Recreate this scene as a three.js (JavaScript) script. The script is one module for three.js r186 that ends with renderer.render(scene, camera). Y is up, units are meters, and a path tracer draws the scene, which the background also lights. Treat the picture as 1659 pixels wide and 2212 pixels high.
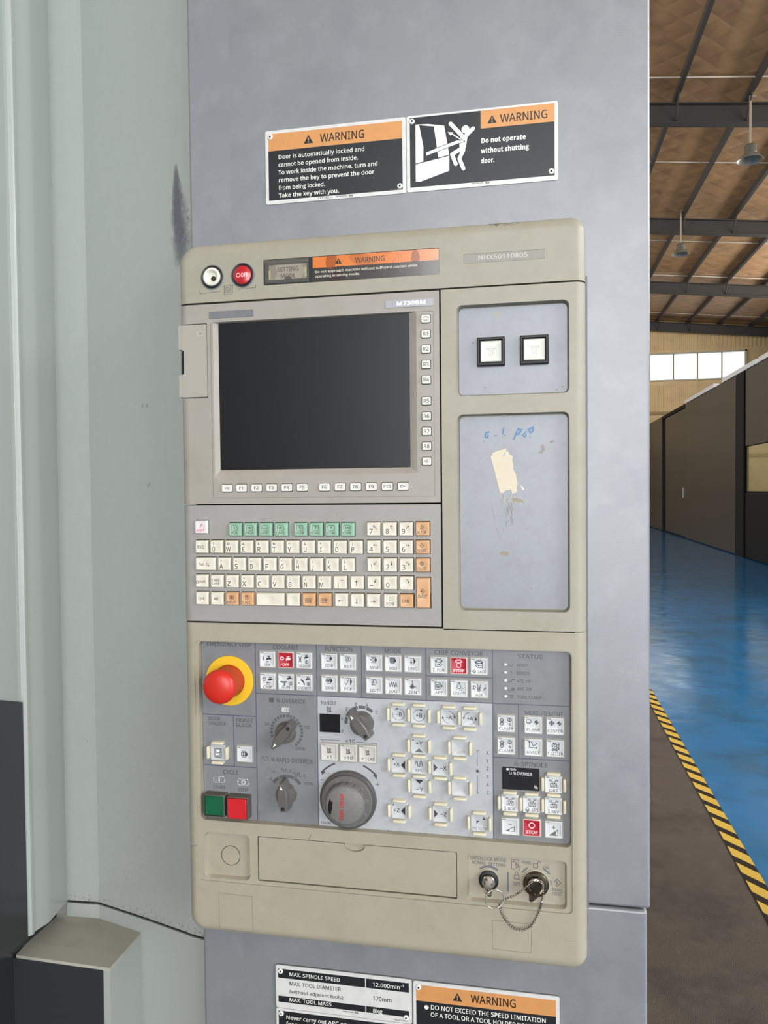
import * as THREE from 'three';
import { RoundedBoxGeometry } from 'three/addons/geometries/RoundedBoxGeometry.js';
import { mergeGeometries, mergeVertices, toCreasedNormals } from 'three/addons/utils/BufferGeometryUtils.js';
import { RectAreaLightUniformsLib } from 'three/addons/lights/RectAreaLightUniformsLib.js';
import { Brush, Evaluator, SUBTRACTION, INTERSECTION } from 'three-bvh-csg';
import { createNoise2D } from 'simplex-noise';

// ---------------------------------------------------------------- camera, sky, lights, exposure
// World: x along the control panel, y up, z out of the machine towards the camera; metres. y = 0 is the lower edge of the screen.
const scene = new THREE.Scene();
const camera = new THREE.PerspectiveCamera(2 * Math.atan(1106 / 1661) * 180 / Math.PI, 1659 / 2212, 0.05, 200);
camera.rotation.order = 'YXZ';
camera.position.set(0.33866, -0.0246, 0.84028);
camera.rotation.set(-0.02782, 0.19282, -0.01025);

RectAreaLightUniformsLib.init();
const SKY = new THREE.Color().setRGB(2.6, 2.75, 2.95);
scene.background = SKY;
const renderer = new THREE.WebGLRenderer({ antialias: true });
renderer.toneMapping = THREE.LinearToneMapping;
renderer.toneMappingExposure = 0.8;
renderer.shadowMap.enabled = true;
function areaLight(name, color, intensity, w, h, pos, look) {
  const l = new THREE.RectAreaLight(color, intensity, w, h);
  l.name = name; l.position.set(...pos); l.lookAt(...look); scene.add(l);
  return l;
}
// daylight that enters by the open doors of the hall
const DAY = new THREE.Color().setRGB(1, 0.985, 0.965);
areaLight('door_daylight', DAY, 5.6, 6.6, 5.8, [9.35, 1.5, 7.2], [0, 1.5, 7.2]);
areaLight('back_door_daylight', DAY, 7.8, 6.6, 6.4, [1.9, 1.8, 11.85], [1.9, 1.8, 0]);
// and by the window bands high in the side walls
areaLight('window_daylight', DAY, 15, 34, 2, [9.45, 4.6, -10], [0, 4.6, -10]);
areaLight('window_daylight', DAY, 15, 34, 2, [-8.9, 4.6, -12], [0, 4.6, -12]);

// ---------------------------------------------------------------- helpers
const MM = 0.001;
const noise2 = createNoise2D((() => { let s = 7; return () => { s = (s * 16807) % 2147483647; return s / 2147483647; }; })());
function rng(seed) { let s = seed; return () => { s = (s * 48271) % 2147483647; return s / 2147483647; }; }
const used = {};
function numbered(n) { const k = used[n] = (used[n] ?? -1) + 1; return k ? n + '_' + String(k).padStart(3, '0') : n; }
function tag(o, label, category, group) { o.userData.label = label; o.userData.category = category; if (group) o.userData.group = group; return o; }
function shadow(m) { m.castShadow = m.receiveShadow = true; return m; }
function mesh(name, geo, mat, parent, pos) {                    // geo and pos in metres
  const m = shadow(new THREE.Mesh(geo, mat)); m.name = parent === scene ? numbered(name) : name;
  if (pos) m.position.set(...pos);
  parent.add(m); return m;
}
function part(name, geo, mat, parent, pos) {                    // geo and pos in millimetres
  geo.scale(MM, MM, MM); return mesh(name, geo, mat, parent, pos && pos.map((v) => v * MM));
}
function thing(name, pos, label, category, group) {
  const g = new THREE.Group(); g.name = numbered(name); g.position.set(...pos); scene.add(g); return tag(g, label, category, group);
}
function structure(name, geo, mat, pos) { const m = mesh(name, geo, mat, scene, pos); m.userData.kind = 'structure'; return m; }
function box(x0, y0, z0, x1, y1, z1, r = 0) {
  const w = x1 - x0, h = y1 - y0, d = z1 - z0;
  const g = r ? new RoundedBoxGeometry(w, h, d, 2, r) : new THREE.BoxGeometry(w, h, d);
  g.translate((x0 + x1) / 2, (y0 + y1) / 2, (z0 + z1) / 2); return g;
}
function boxUV(g, s = 1) {                                      // uv in metres, looked up across the dominant axis
  if (g.index) g = g.toNonIndexed();
  const p = g.attributes.position, n = g.attributes.normal, uv = new Float32Array(p.count * 2);
  for (let i = 0; i < p.count; i++) {
    const ax = Math.abs(n.getX(i)), ay = Math.abs(n.getY(i)), az = Math.abs(n.getZ(i));
    const x = p.getX(i), y = p.getY(i), z = p.getZ(i);
    const q = ax > ay && ax > az ? [z, y] : ay > az ? [x, z] : [x, y];
    uv[2 * i] = q[0] * s; uv[2 * i + 1] = q[1] * s;
  }
  g.setAttribute('uv', new THREE.BufferAttribute(uv, 2)); return g;
}
function planarUV(g, x0, y0, w, h) {                            // uv over the rectangle x0..x0+w, y0..y0+h in x and y
  const p = g.attributes.position, uv = new Float32Array(p.count * 2);
  for (let i = 0; i < p.count; i++) { uv[2 * i] = (p.getX(i) - x0) / w; uv[2 * i + 1] = (p.getY(i) - y0) / h; }
  g.setAttribute('uv', new THREE.BufferAttribute(uv, 2)); return g;
}
function rr(hw, hh, r, n = 4, cx = 0, cy = 0) {                 // rounded rectangle outline, counter-clockwise
  const o = [];
  [[1, 1, 0], [-1, 1, 1], [-1, -1, 2], [1, -1, 3]].forEach(([sx, sy, q]) => {
    for (let i = 0; i <= n; i++) { const a = (q + i / n) * Math.PI / 2; o.push([cx + sx * (hw - r) + r * Math.cos(a), cy + sy * (hh - r) + r * Math.sin(a)]); }
  });
  return o;
}
function circlePts(r, n = 4, cx = 0, cy = 0) {                  // a circle that pairs up with the points of rr()
  const o = [];
  for (let q = 0; q < 4; q++) for (let i = 0; i <= n; i++) { const a = (q + (i + 0.5) / (n + 1)) * Math.PI / 2; o.push([cx + r * Math.cos(a), cy + r * Math.sin(a)]); }
  return o;
}
function loft(rings, capTop = true, capBottom = true, crease = 0.6, flatCaps = false) {   // rings: [[points, z], ...] from the bottom up
  const n = rings[0][0].length, pos = [], idx = [];
  rings.forEach(([pts, z]) => pts.forEach(([x, y]) => pos.push(x, y, z)));
  for (let k = 0; k + 1 < rings.length; k++) for (let i = 0; i < n; i++) {
    const a = k * n + i, b = k * n + (i + 1) % n; idx.push(a, b, b + n, a, b + n, a + n);
  }
  const cap = (k, up) => {
    const [pts, z] = rings[k], c = pos.length / 3;
    if (flatCaps) { THREE.ShapeUtils.triangulateShape(pts.map((p) => new THREE.Vector2(...p)), []).forEach((t) => { const [a, b, d] = t.map((i) => k * n + i); up ? idx.push(a, b, d) : idx.push(b, a, d); }); return; }
    pos.push(pts.reduce((s, p) => s + p[0], 0) / n, pts.reduce((s, p) => s + p[1], 0) / n, z);
    for (let i = 0; i < n; i++) { const a = k * n + i, b = k * n + (i + 1) % n; up ? idx.push(a, b, c) : idx.push(b, a, c); }
  };
  if (capTop) cap(rings.length - 1, true);
  if (capBottom) cap(0, false);
  const g = new THREE.BufferGeometry();
  g.setAttribute('position', new THREE.Float32BufferAttribute(pos, 3)); g.setIndex(idx);
  const o = toCreasedNormals(g, crease);
  o.setAttribute('uv', new THREE.BufferAttribute(new Float32Array(o.attributes.position.count * 2), 2));
  return o;
}
function rrBox(x0, y0, x1, y1, z0, z1, r, draft = 0, draftX = draft, n = 4) {     // rounded block, the foot narrower than the top by the draft
  const cx = (x0 + x1) / 2, cy = (y0 + y1) / 2, hw = (x1 - x0) / 2, hh = (y1 - y0) / 2;
  return loft([[rr(hw - draftX, hh - draft, Math.max(0.3, r - draft * 0.5), n, cx, cy), z0], [rr(hw, hh, r, n, cx, cy), z1]]);
}
function lathe(profile, seg = 40) {                             // profile of [r, z]; the axis is z
  const g = new THREE.LatheGeometry(profile.map(([r, z]) => new THREE.Vector2(Math.max(r, 1e-4), z)), seg);
  g.rotateX(Math.PI / 2);
  return toCreasedNormals(g.toNonIndexed(), 0.6);
}
function clean(g) { for (const k of Object.keys(g.attributes)) if (!['position', 'normal', 'uv'].includes(k)) g.deleteAttribute(k); return g.index ? g.toNonIndexed() : g; }
const merge = (list) => mergeGeometries(list.map((g) => clean(g)));
const evaluator = new Evaluator(); evaluator.useGroups = false; evaluator.attributes = ['position', 'normal', 'uv'];
const brush = (g) => { const b = new Brush(g); b.updateMatrixWorld(true); return b; };
function csg(a, b, op) { return evaluator.evaluate(brush(a), brush(b), op).geometry; }
const cut = (a, b) => csg(a, b, SUBTRACTION), meet = (a, b) => csg(a, b, INTERSECTION);

// ---------------------------------------------------------------- canvases
function canvas(w, h) { const c = document.createElement('canvas'); c.width = w; c.height = h; return [c, c.getContext('2d')]; }
function tex(c, srgb = true) {
  const t = new THREE.CanvasTexture(c); if (srgb) t.colorSpace = THREE.SRGBColorSpace;
  t.wrapS = t.wrapT = THREE.RepeatWrapping; t.magFilter = THREE.LinearFilter; t.anisotropy = 8; return t;
}
// text of cap height h fitted to width w (0 = natural), x by align, y = baseline
function T(c, s, x, y, h, w = 0, align = 'center', color, bold = false) {
  c.save(); if (color) c.fillStyle = color;
  c.font = (bold ? 'bold ' : '') + (h / 0.714).toFixed(2) + 'px sans-serif'; c.textAlign = 'left'; c.textBaseline = 'alphabetic';
  const m = c.measureText(s).width, k = w ? w / m : 1, W = m * k;
  c.translate(align === 'center' ? x - W / 2 : align === 'right' ? x - W : x, y); c.scale(k, 1); c.fillText(s, 0, 0); c.strokeStyle = c.fillStyle; c.lineJoin = 'round'; c.lineWidth = h * 0.03; c.setLineDash([]); c.strokeText(s, 0, 0); c.restore();
}
function ico(c, d, x, y, s, mode = 's', lw = 1.4, color) {      // an icon in a 24-unit box centred on x, y
  c.save(); c.translate(x - s / 2, y - s / 2); c.scale(s / 24, s / 24); c.lineWidth = lw; c.lineJoin = 'round';
  if (color) c.strokeStyle = c.fillStyle = color;
  const p = new Path2D(d); mode.includes('f') ? c.fill(p) : 0; mode.includes('s') ? c.stroke(p) : 0; c.restore();
}
function rrPath(c, x, y, w, h, r) { c.beginPath(); c.roundRect(x, y, w, h, r); }
function line(c, pts, w, color, close) { c.save(); c.strokeStyle = color; c.lineWidth = w; c.beginPath(); pts.forEach(([x, y], i) => i ? c.lineTo(x, y) : c.moveTo(x, y)); if (close) c.closePath(); c.stroke(); c.restore(); }
function mottle(c, w, h, cell, amount, seed, color = '0,0,0', bias = 0) {   // blotchy dirt
  const k = 4, [n, nc] = canvas(Math.ceil(w / k), Math.ceil(h / k)), im = nc.createImageData(n.width, n.height), rgb = color.split(',').map(Number);
  for (let y = 0; y < n.height; y++) for (let x = 0; x < n.width; x++) {
    const u = x * k / cell, v = y * k / cell;
    const f = 0.6 * noise2(u + seed, v) + 0.3 * noise2(u * 2.3 + seed, v * 2.3 + 9) + 0.2 * noise2(u * 6 + seed, v * 6 + 5) + bias, i = (y * n.width + x) * 4;
    im.data[i] = rgb[0]; im.data[i + 1] = rgb[1]; im.data[i + 2] = rgb[2]; im.data[i + 3] = Math.max(0, Math.min(1, f)) * amount * 255;
  }
  nc.putImageData(im, 0, 0); c.drawImage(n, 0, 0, w, h);
}
function specks(c, x, y, w, h, count, seed, color, big = 1.6) {
  const r = rng(seed); c.save(); c.fillStyle = color;
  for (let i = 0; i < count; i++) { c.globalAlpha = 0.25 + 0.6 * r(); c.beginPath(); c.ellipse(x + r() * w, y + r() * h, 0.4 + big * r() * r(), 0.4 + 0.6 * big * r() * r(), r() * 3, 0, 7); c.fill(); }
  c.restore();
}
function noiseTex(n, f, octaves, seed) {                         // tileable enough grey relief
  const d = new Uint8Array(n * n * 4);
  for (let y = 0; y < n; y++) for (let x = 0; x < n; x++) {
    let s = 0, a = 1, t = 0; const wrap = (u, v, k) => {
      const bx = u / n, by = v / n, q = (p, r) => noise2(p * k + seed, r * k + seed * 1.7);
      return (q(bx, by) * (1 - bx) + q(bx - 1, by) * bx) * (1 - by) + (q(bx, by - 1) * (1 - bx) + q(bx - 1, by - 1) * bx) * by;
    };
    for (let o = 0; o < octaves; o++) { s += a * wrap(x, y, f * 2 ** o); t += a; a *= 0.5; }
    const g = Math.max(0, Math.min(255, 128 + 110 * s / t * 1.2)), i = (y * n + x) * 4; d[i] = d[i + 1] = d[i + 2] = g; d[i + 3] = 255;
  }
  const t = new THREE.DataTexture(d, n, n); t.wrapS = t.wrapT = THREE.RepeatWrapping; t.magFilter = t.minFilter = THREE.LinearFilter; t.needsUpdate = true; return t;
}
const peel = noiseTex(512, 60, 2, 3.1), grain = noiseTex(512, 110, 3, 8.7), broad = noiseTex(256, 6, 4, 1.3);
const rep = (t, u, v = u) => { const k = t.clone(); k.repeat.set(u, v); k.needsUpdate = true; return k; };
const std = (o) => new THREE.MeshStandardMaterial(o), phys = (o) => new THREE.MeshPhysicalMaterial(o);
const flat = (color, roughness = 0.5, metalness = 0) => std({ color, roughness, metalness });

// ---------------------------------------------------------------- materials
const M = {
  black: flat('#161617', 0.5), seam: flat('#0e0e0f', 0.8), darkGrey: flat('#4b4b4a', 0.42), knob: flat('#5c5b57', 0.3), frameGrey: flat('#6c6f74', 0.5),
  chrome: std({ color: '#b9b4aa', roughness: 0.22, metalness: 1 }), steel: std({ color: '#8d877d', roughness: 0.32, metalness: 1 }), darkSteel: std({ color: '#5b5449', roughness: 0.35, metalness: 1 }), nickel: std({ color: '#c6c4bd', roughness: 0.25, metalness: 1 }),
  ivory: phys({ color: '#dfdabf', roughness: 0.32, transmission: 0.15, thickness: 0 }), red: flat('#c62a1c', 0.36), redStem: flat('#b33c24', 0.5), yellow: flat('#e2b51c', 0.6),
  green: phys({ color: '#0c5a3c', roughness: 0.3, clearcoat: 0.4 }), redLens: phys({ color: '#c4202a', roughness: 0.3, clearcoat: 0.4 }), shroud: flat('#57534c', 0.5),
  pale: flat('#e3e4df', 0.35), aluminium: std({ color: '#c9c9c6', roughness: 0.4, metalness: 0.55 }), white: flat('#dcdcd8', 0.4),
};

// ---------------------------------------------------------------- the hall
const FLOOR = -1.475, FAR = -32.7, RIGHT = 9.6, LEFT = -9, BACK = 12;
const roofY = (x) => 7.15 - 0.1 * (x - 2.5);
{
  // bare concrete beside the machines, blue coating along the aisle
  const [c, g] = canvas(1024, 1024); g.fillStyle = '#4f463f'; g.fillRect(0, 0, 1024, 1024);
  mottle(g, 1024, 1024, 190, 0.5, 3, '28,24,22'); mottle(g, 1024, 1024, 60, 0.3, 31, '110,104,98', -0.1); specks(g, 0, 0, 1024, 1024, 120, 5, '#b5b0a8', 2.2); specks(g, 0, 0, 1024, 1024, 260, 8, '#1c1815', 3);
  const conc = std({ map: rep(tex(c), 1 / 2.2), roughness: 0.62, bumpMap: rep(grain, 1.6), bumpScale: 0.002 });
  structure('floor', boxUV(box(LEFT, FLOOR - 0.3, FAR, RIGHT, FLOOR, BACK)), conc);
  const [c2, g2] = canvas(1024, 1024); g2.fillStyle = '#2473a8'; g2.fillRect(0, 0, 1024, 1024);
  mottle(g2, 1024, 1024, 260, 0.42, 13, '60,86,98'); mottle(g2, 1024, 1024, 90, 0.3, 17, '24,58,80'); specks(g2, 0, 0, 1024, 1024, 60, 6, '#1a2a36', 5);
  const epoxy = phys({ map: rep(tex(c2), 1 / 5), roughness: 0.3, roughnessMap: rep(broad, 0.6), clearcoat: 0.5, clearcoatRoughness: 0.16, bumpMap: rep(broad, 0.5), bumpScale: 0.003 });
  structure('floor_coating', boxUV(box(1.12, FLOOR, FAR, RIGHT, FLOOR + 0.003, BACK)), epoxy);

  // ceiling: sagging quilted foil on purlins and rafters
  const [c3, g3] = canvas(512, 512); g3.fillStyle = '#ab8660'; g3.fillRect(0, 0, 512, 512); mottle(g3, 512, 512, 150, 0.3, 23, '70,55,44'); mottle(g3, 512, 512, 60, 0.25, 29, '196,160,124');
  const [c4, g4] = canvas(512, 512), im = g4.createImageData(512, 512);
  for (let y = 0; y < 512; y++) for (let x = 0; x < 512; x++) {
    const a = ((x + y) / 64) % 1, b = ((x - y + 512) / 64) % 1, q = Math.pow(Math.sin(a * Math.PI), 0.6) * Math.pow(Math.sin(b * Math.PI), 0.6), i = (y * 512 + x) * 4;
    im.data[i] = im.data[i + 1] = im.data[i + 2] = 40 + 200 * q; im.data[i + 3] = 255;
  }
  g4.putImageData(im, 0, 0);
  const foil = std({ map: rep(tex(c3), 1 / 3), roughness: 0.48, metalness: 0.25, bumpMap: rep(tex(c4, false), 1 / 4.6), bumpScale: 0.012 });
  const tilt = -Math.atan(0.1), w = 20.5;
  const roof = boxUV(new THREE.BoxGeometry(w, 0.2, BACK - FAR + 0.6)); roof.rotateZ(tilt); roof.translate(0, roofY(0) + 0.1, (FAR + BACK) / 2);
  const ceiling = structure('ceiling', roof, foil);
  const steel = flat('#2b2620', 0.65), tie = flat('#b9b0a2', 0.5);
  const pur = new THREE.BoxGeometry(0.07, 0.17, BACK - FAR); pur.rotateZ(tilt);
  for (let k = -6; k < 6; k++) { const x = 2.89 + 1.2 * k; mesh('purlin', pur, steel, ceiling, [x, roofY(x) - 0.085, (FAR + BACK) / 2]); }
  const raft = (() => { const l = 18.6, a = new THREE.BoxGeometry(l, 0.34, 0.014), b = new THREE.BoxGeometry(l, 0.02, 0.2), d = b.clone(); b.translate(0, 0.17, 0); d.translate(0, -0.17, 0); const g = merge([a, b, d]); g.rotateZ(tilt); return g; })();
  for (let k = -1; k < 5; k++) {
    const z = -32.3 + 6 * k + 6.2;
    const r = mesh('rafter', raft, steel, ceiling, [0.3, roofY(0.3) - 0.36, z]);
    for (let j = 0; j < 5; j++) { const x = 1.69 + 1.2 * j, bar = new THREE.CylinderGeometry(0.018, 0.018, 0.62, 8); bar.rotateX(0.9); mesh('brace', bar, steel, r, [x - 0.3, roofY(x) - roofY(0.3) + 0.02, 0.2]); }
  }
  for (let k = 0; k < 5; k++) { const z = -31 + 4.4 * k + (k % 2) * 0.9, rod = new THREE.CylinderGeometry(0.014, 0.014, 9, 8); rod.rotateZ(Math.PI / 2 + tilt); mesh('tie_rod', rod, tie, ceiling, [5, roofY(5) - 0.05, z]); }

  // walls of ribbed sheet
  const [c5, g5] = canvas(256, 256); g5.fillStyle = '#c3a878'; g5.fillRect(0, 0, 256, 256); mottle(g5, 256, 256, 80, 0.2, 41, '120,95,60');
  const sheet = std({ map: rep(tex(c5), 0.4), roughness: 0.55, metalness: 0.1 });
  const ribs = (x0, x1, y0, y1, z) => { const l = []; for (let x = x0 + 0.06; x < x1; x += 0.16) l.push(box(x, y0, z, x + 0.05, y1, z + 0.03)); return l; };
  const W0 = 3.2, W1 = 8.82, V0 = 4.36, V1 = 5.53;
  structure('wall_far', boxUV(merge([box(LEFT, FLOOR, FAR - 0.2, W0, 9, FAR), box(W1, FLOOR, FAR - 0.2, RIGHT, 9, FAR), box(W0, FLOOR, FAR - 0.2, W1, V0, FAR), box(W0, V1, FAR - 0.2, W1, 9, FAR),
    ...ribs(2.5, RIGHT, FLOOR, V0 - 0.12, FAR), ...ribs(2.5, RIGHT, V1 + 0.1, 6.5, FAR)])), sheet);
  const girtM = flat('#8d7448', 0.6);
  for (const [n, y] of [[1, 3.0], [2, 1.2], [3, -0.3]]) structure('trim_' + n, box(LEFT, y, FAR, RIGHT, y + 0.12, FAR + 0.1), girtM);
  const win = structure('window_1', merge([box(W0, V0, FAR - 0.1, W1, V0 + 0.06, FAR + 0.06), box(W0, V1 - 0.06, FAR - 0.1, W1, V1, FAR + 0.06), box(W1 - 0.07, V0, FAR - 0.1, W1, V1, FAR + 0.06)]), flat('#a49a86', 0.5));
  const paneM = phys({ color: '#f6f7f4', roughness: 0.9, transmission: 0.85, thickness: 0 });
  for (let k = 0; k < 6; k++) { const x = W0 + 0.937 * k; mesh('pane', box(x + 0.02, V0 + 0.05, FAR - 0.06, x + 0.915, V1 - 0.05, FAR - 0.05), paneM, win); mesh('mullion', box(x - 0.02, V0, FAR - 0.08, x + 0.02, V1, FAR - 0.02), girtM, win); }
  const plainWall = flat('#8e9498', 0.8);
  const sideWall = (x, holes) => {                               // a side wall along z with rectangular openings [z0, z1, y0, y1]
    const l = [], zs = [FAR, ...holes.flatMap((h) => [h[0], h[1]]), BACK];
    for (let i = 0; i < zs.length - 1; i++) { const h = i % 2 ? holes[(i - 1) / 2] : null; if (!h) l.push(box(x, FLOOR, zs[i], x + 0.2, 9, zs[i + 1])); else { if (h[2] > FLOOR) l.push(box(x, FLOOR, zs[i], x + 0.2, h[2], zs[i + 1])); l.push(box(x, h[3], zs[i], x + 0.2, 9, zs[i + 1])); } }
    return boxUV(merge(l));
  };
  structure('wall_right', sideWall(RIGHT, [[-27, 3.5, 3.6, 5.6], [3.9, 10.5, FLOOR, 4.4]]), plainWall);
  structure('wall_back', boxUV(merge([box(LEFT, FLOOR, BACK, -1.4, 9, BACK + 0.2), box(5.2, FLOOR, BACK, RIGHT + 0.2, 9, BACK + 0.2), box(-1.4, 5, BACK, 5.2, 9, BACK + 0.2)])), plainWall);
  structure('wall_left', sideWall(LEFT - 0.2, [[-29, 5, 3.6, 5.6]]), plainWall);
}
// hazard tape between concrete and coating
{
  const g = new THREE.Group(); g.name = 'hazard_tape'; g.position.set(1.128, FLOOR, -12); scene.add(g);
  tag(g, 'black and yellow striped hazard tape along the edge of the blue floor', 'tape');
  mesh('tape_band', box(-0.032, 0, -20, 0.032, 0.004, 12), flat('#1d1a16', 0.5), g);
  const s = new THREE.Shape([[-0.032, 0.04], [0.032, -0.04], [0.032, 0.04], [-0.032, 0.12]].map((p) => new THREE.Vector2(...p)));
  const sg = new THREE.ExtrudeGeometry(s, { depth: 0.001, bevelEnabled: false }); sg.rotateX(-Math.PI / 2);
  const ym = flat('#cdab48', 0.5);
  for (let k = 0; k < 150; k++) mesh('stripe', sg, ym, g, [0, 0.0042, 11.5 - 0.139 * k]);
}
// dark machine across the aisle
{
  const t = thing('machine_enclosure', [4.55, FLOOR, -22], 'long dark grey glossy machine enclosure standing across the blue aisle floor', 'machine');
  const H = 2.35 - FLOOR, gloss = phys({ color: '#242527', roughness: 0.42, specularIntensity: 0.45, clearcoat: 0.08, clearcoatRoughness: 0.12, bumpMap: rep(broad, 0.6), bumpScale: 0.004 }), blk = phys({ color: '#08080a', roughness: 0.7, specularIntensity: 0.3 }), rail = flat('#b4b4b2', 0.45);
  const zz = (z) => z + 22;
  mesh('body', box(0.06, 0, zz(-30), 2.6, H - 0.05, zz(-9)), blk, t);
  mesh('panel', box(0, 0.02, zz(-30), 0.06, H, zz(-26.3), 0.01), gloss, t); mesh('panel', box(0.0, 0.02, zz(-22.2), 0.06, H, zz(-16.7), 0.01), gloss, t);
  const d = mesh('door', box(0.01, 0.05, zz(-25.6), 0.06, H - 0.12, zz(-22.25), 0.01), gloss, t); d.userData.label = 'sliding door';
  mesh('handle', box(-0.03, 1.15, zz(-22.5), 0.01, 1.45, zz(-22.45), 0.008), M.steel, d);
  mesh('lintel', box(0, H - 0.1, zz(-26.3), 0.06, H, zz(-22.2)), blk, t);
  mesh('panel', box(0, 2.27, zz(-15.9), 0.06, H, zz(-9), 0.01), gloss, t); mesh('post', box(-0.02, 0, zz(-16.6), 0.06, H, zz(-15.95)), blk, t); mesh('panel', box(0, 0.02, zz(-15.9), 0.06, 1.34, zz(-9), 0.01), blk, t);
  mesh('window', box(0.03, 1.36, zz(-15.9), 0.045, 2.26, zz(-9)), phys({ color: '#6d6a48', roughness: 0.12, clearcoat: 1 }), t);
  for (const [a, b] of [[-22.1, -18.6], [-17.8, -15.1], [-14.9, -12]]) mesh('rail', box(-0.03, H - 0.02, zz(a), 0.1, H + 0.08, zz(b), 0.01), rail, t);
}
// two pendant lamps under the rafters
{
  const make = () => {
    const t = thing('pendant_lamp', [4.09, 5.7, -13.8], 'nearer metal pendant lamp hanging on a rod from the dark rafter', 'lamp', 'pendant lamps over the aisle');
    const sh = lathe([[0.09, 0.13], [0.105, 0.115], [0.15, 0.08], [0.22, 0.0], [0.222, -0.005], [0.21, 0.0], [0.14, 0.075], [0.06, 0.11]]); sh.rotateX(-Math.PI / 2);
    mesh('shade', sh, std({ color: '#b9b7ae', roughness: 0.3, metalness: 0.8 }), t);
    const hd = lathe([[0, 0.27], [0.07, 0.27], [0.1, 0.245], [0.105, 0.13], [0.08, 0.11], [0, 0.11]]); hd.rotateX(-Math.PI / 2); mesh('lamp_housing', hd, flat('#4b473e', 0.5), t);
    mesh('rod', merge([box(-0.018, 0.25, -0.018, 0.018, 1.1, 0.018), box(-0.018, 1.08, -0.018, 0.09, 1.115, 0.018)]), flat('#8b7f6c', 0.5), t);
    return t;
  };
  const a = make(), b = a.clone(); b.name = numbered('pendant_lamp'); b.position.set(4.0, 5.85, -19.8); scene.add(b);
  b.userData = { ...b.userData, label: 'farther small pendant lamp hanging beyond the second rafter' };
}

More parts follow.
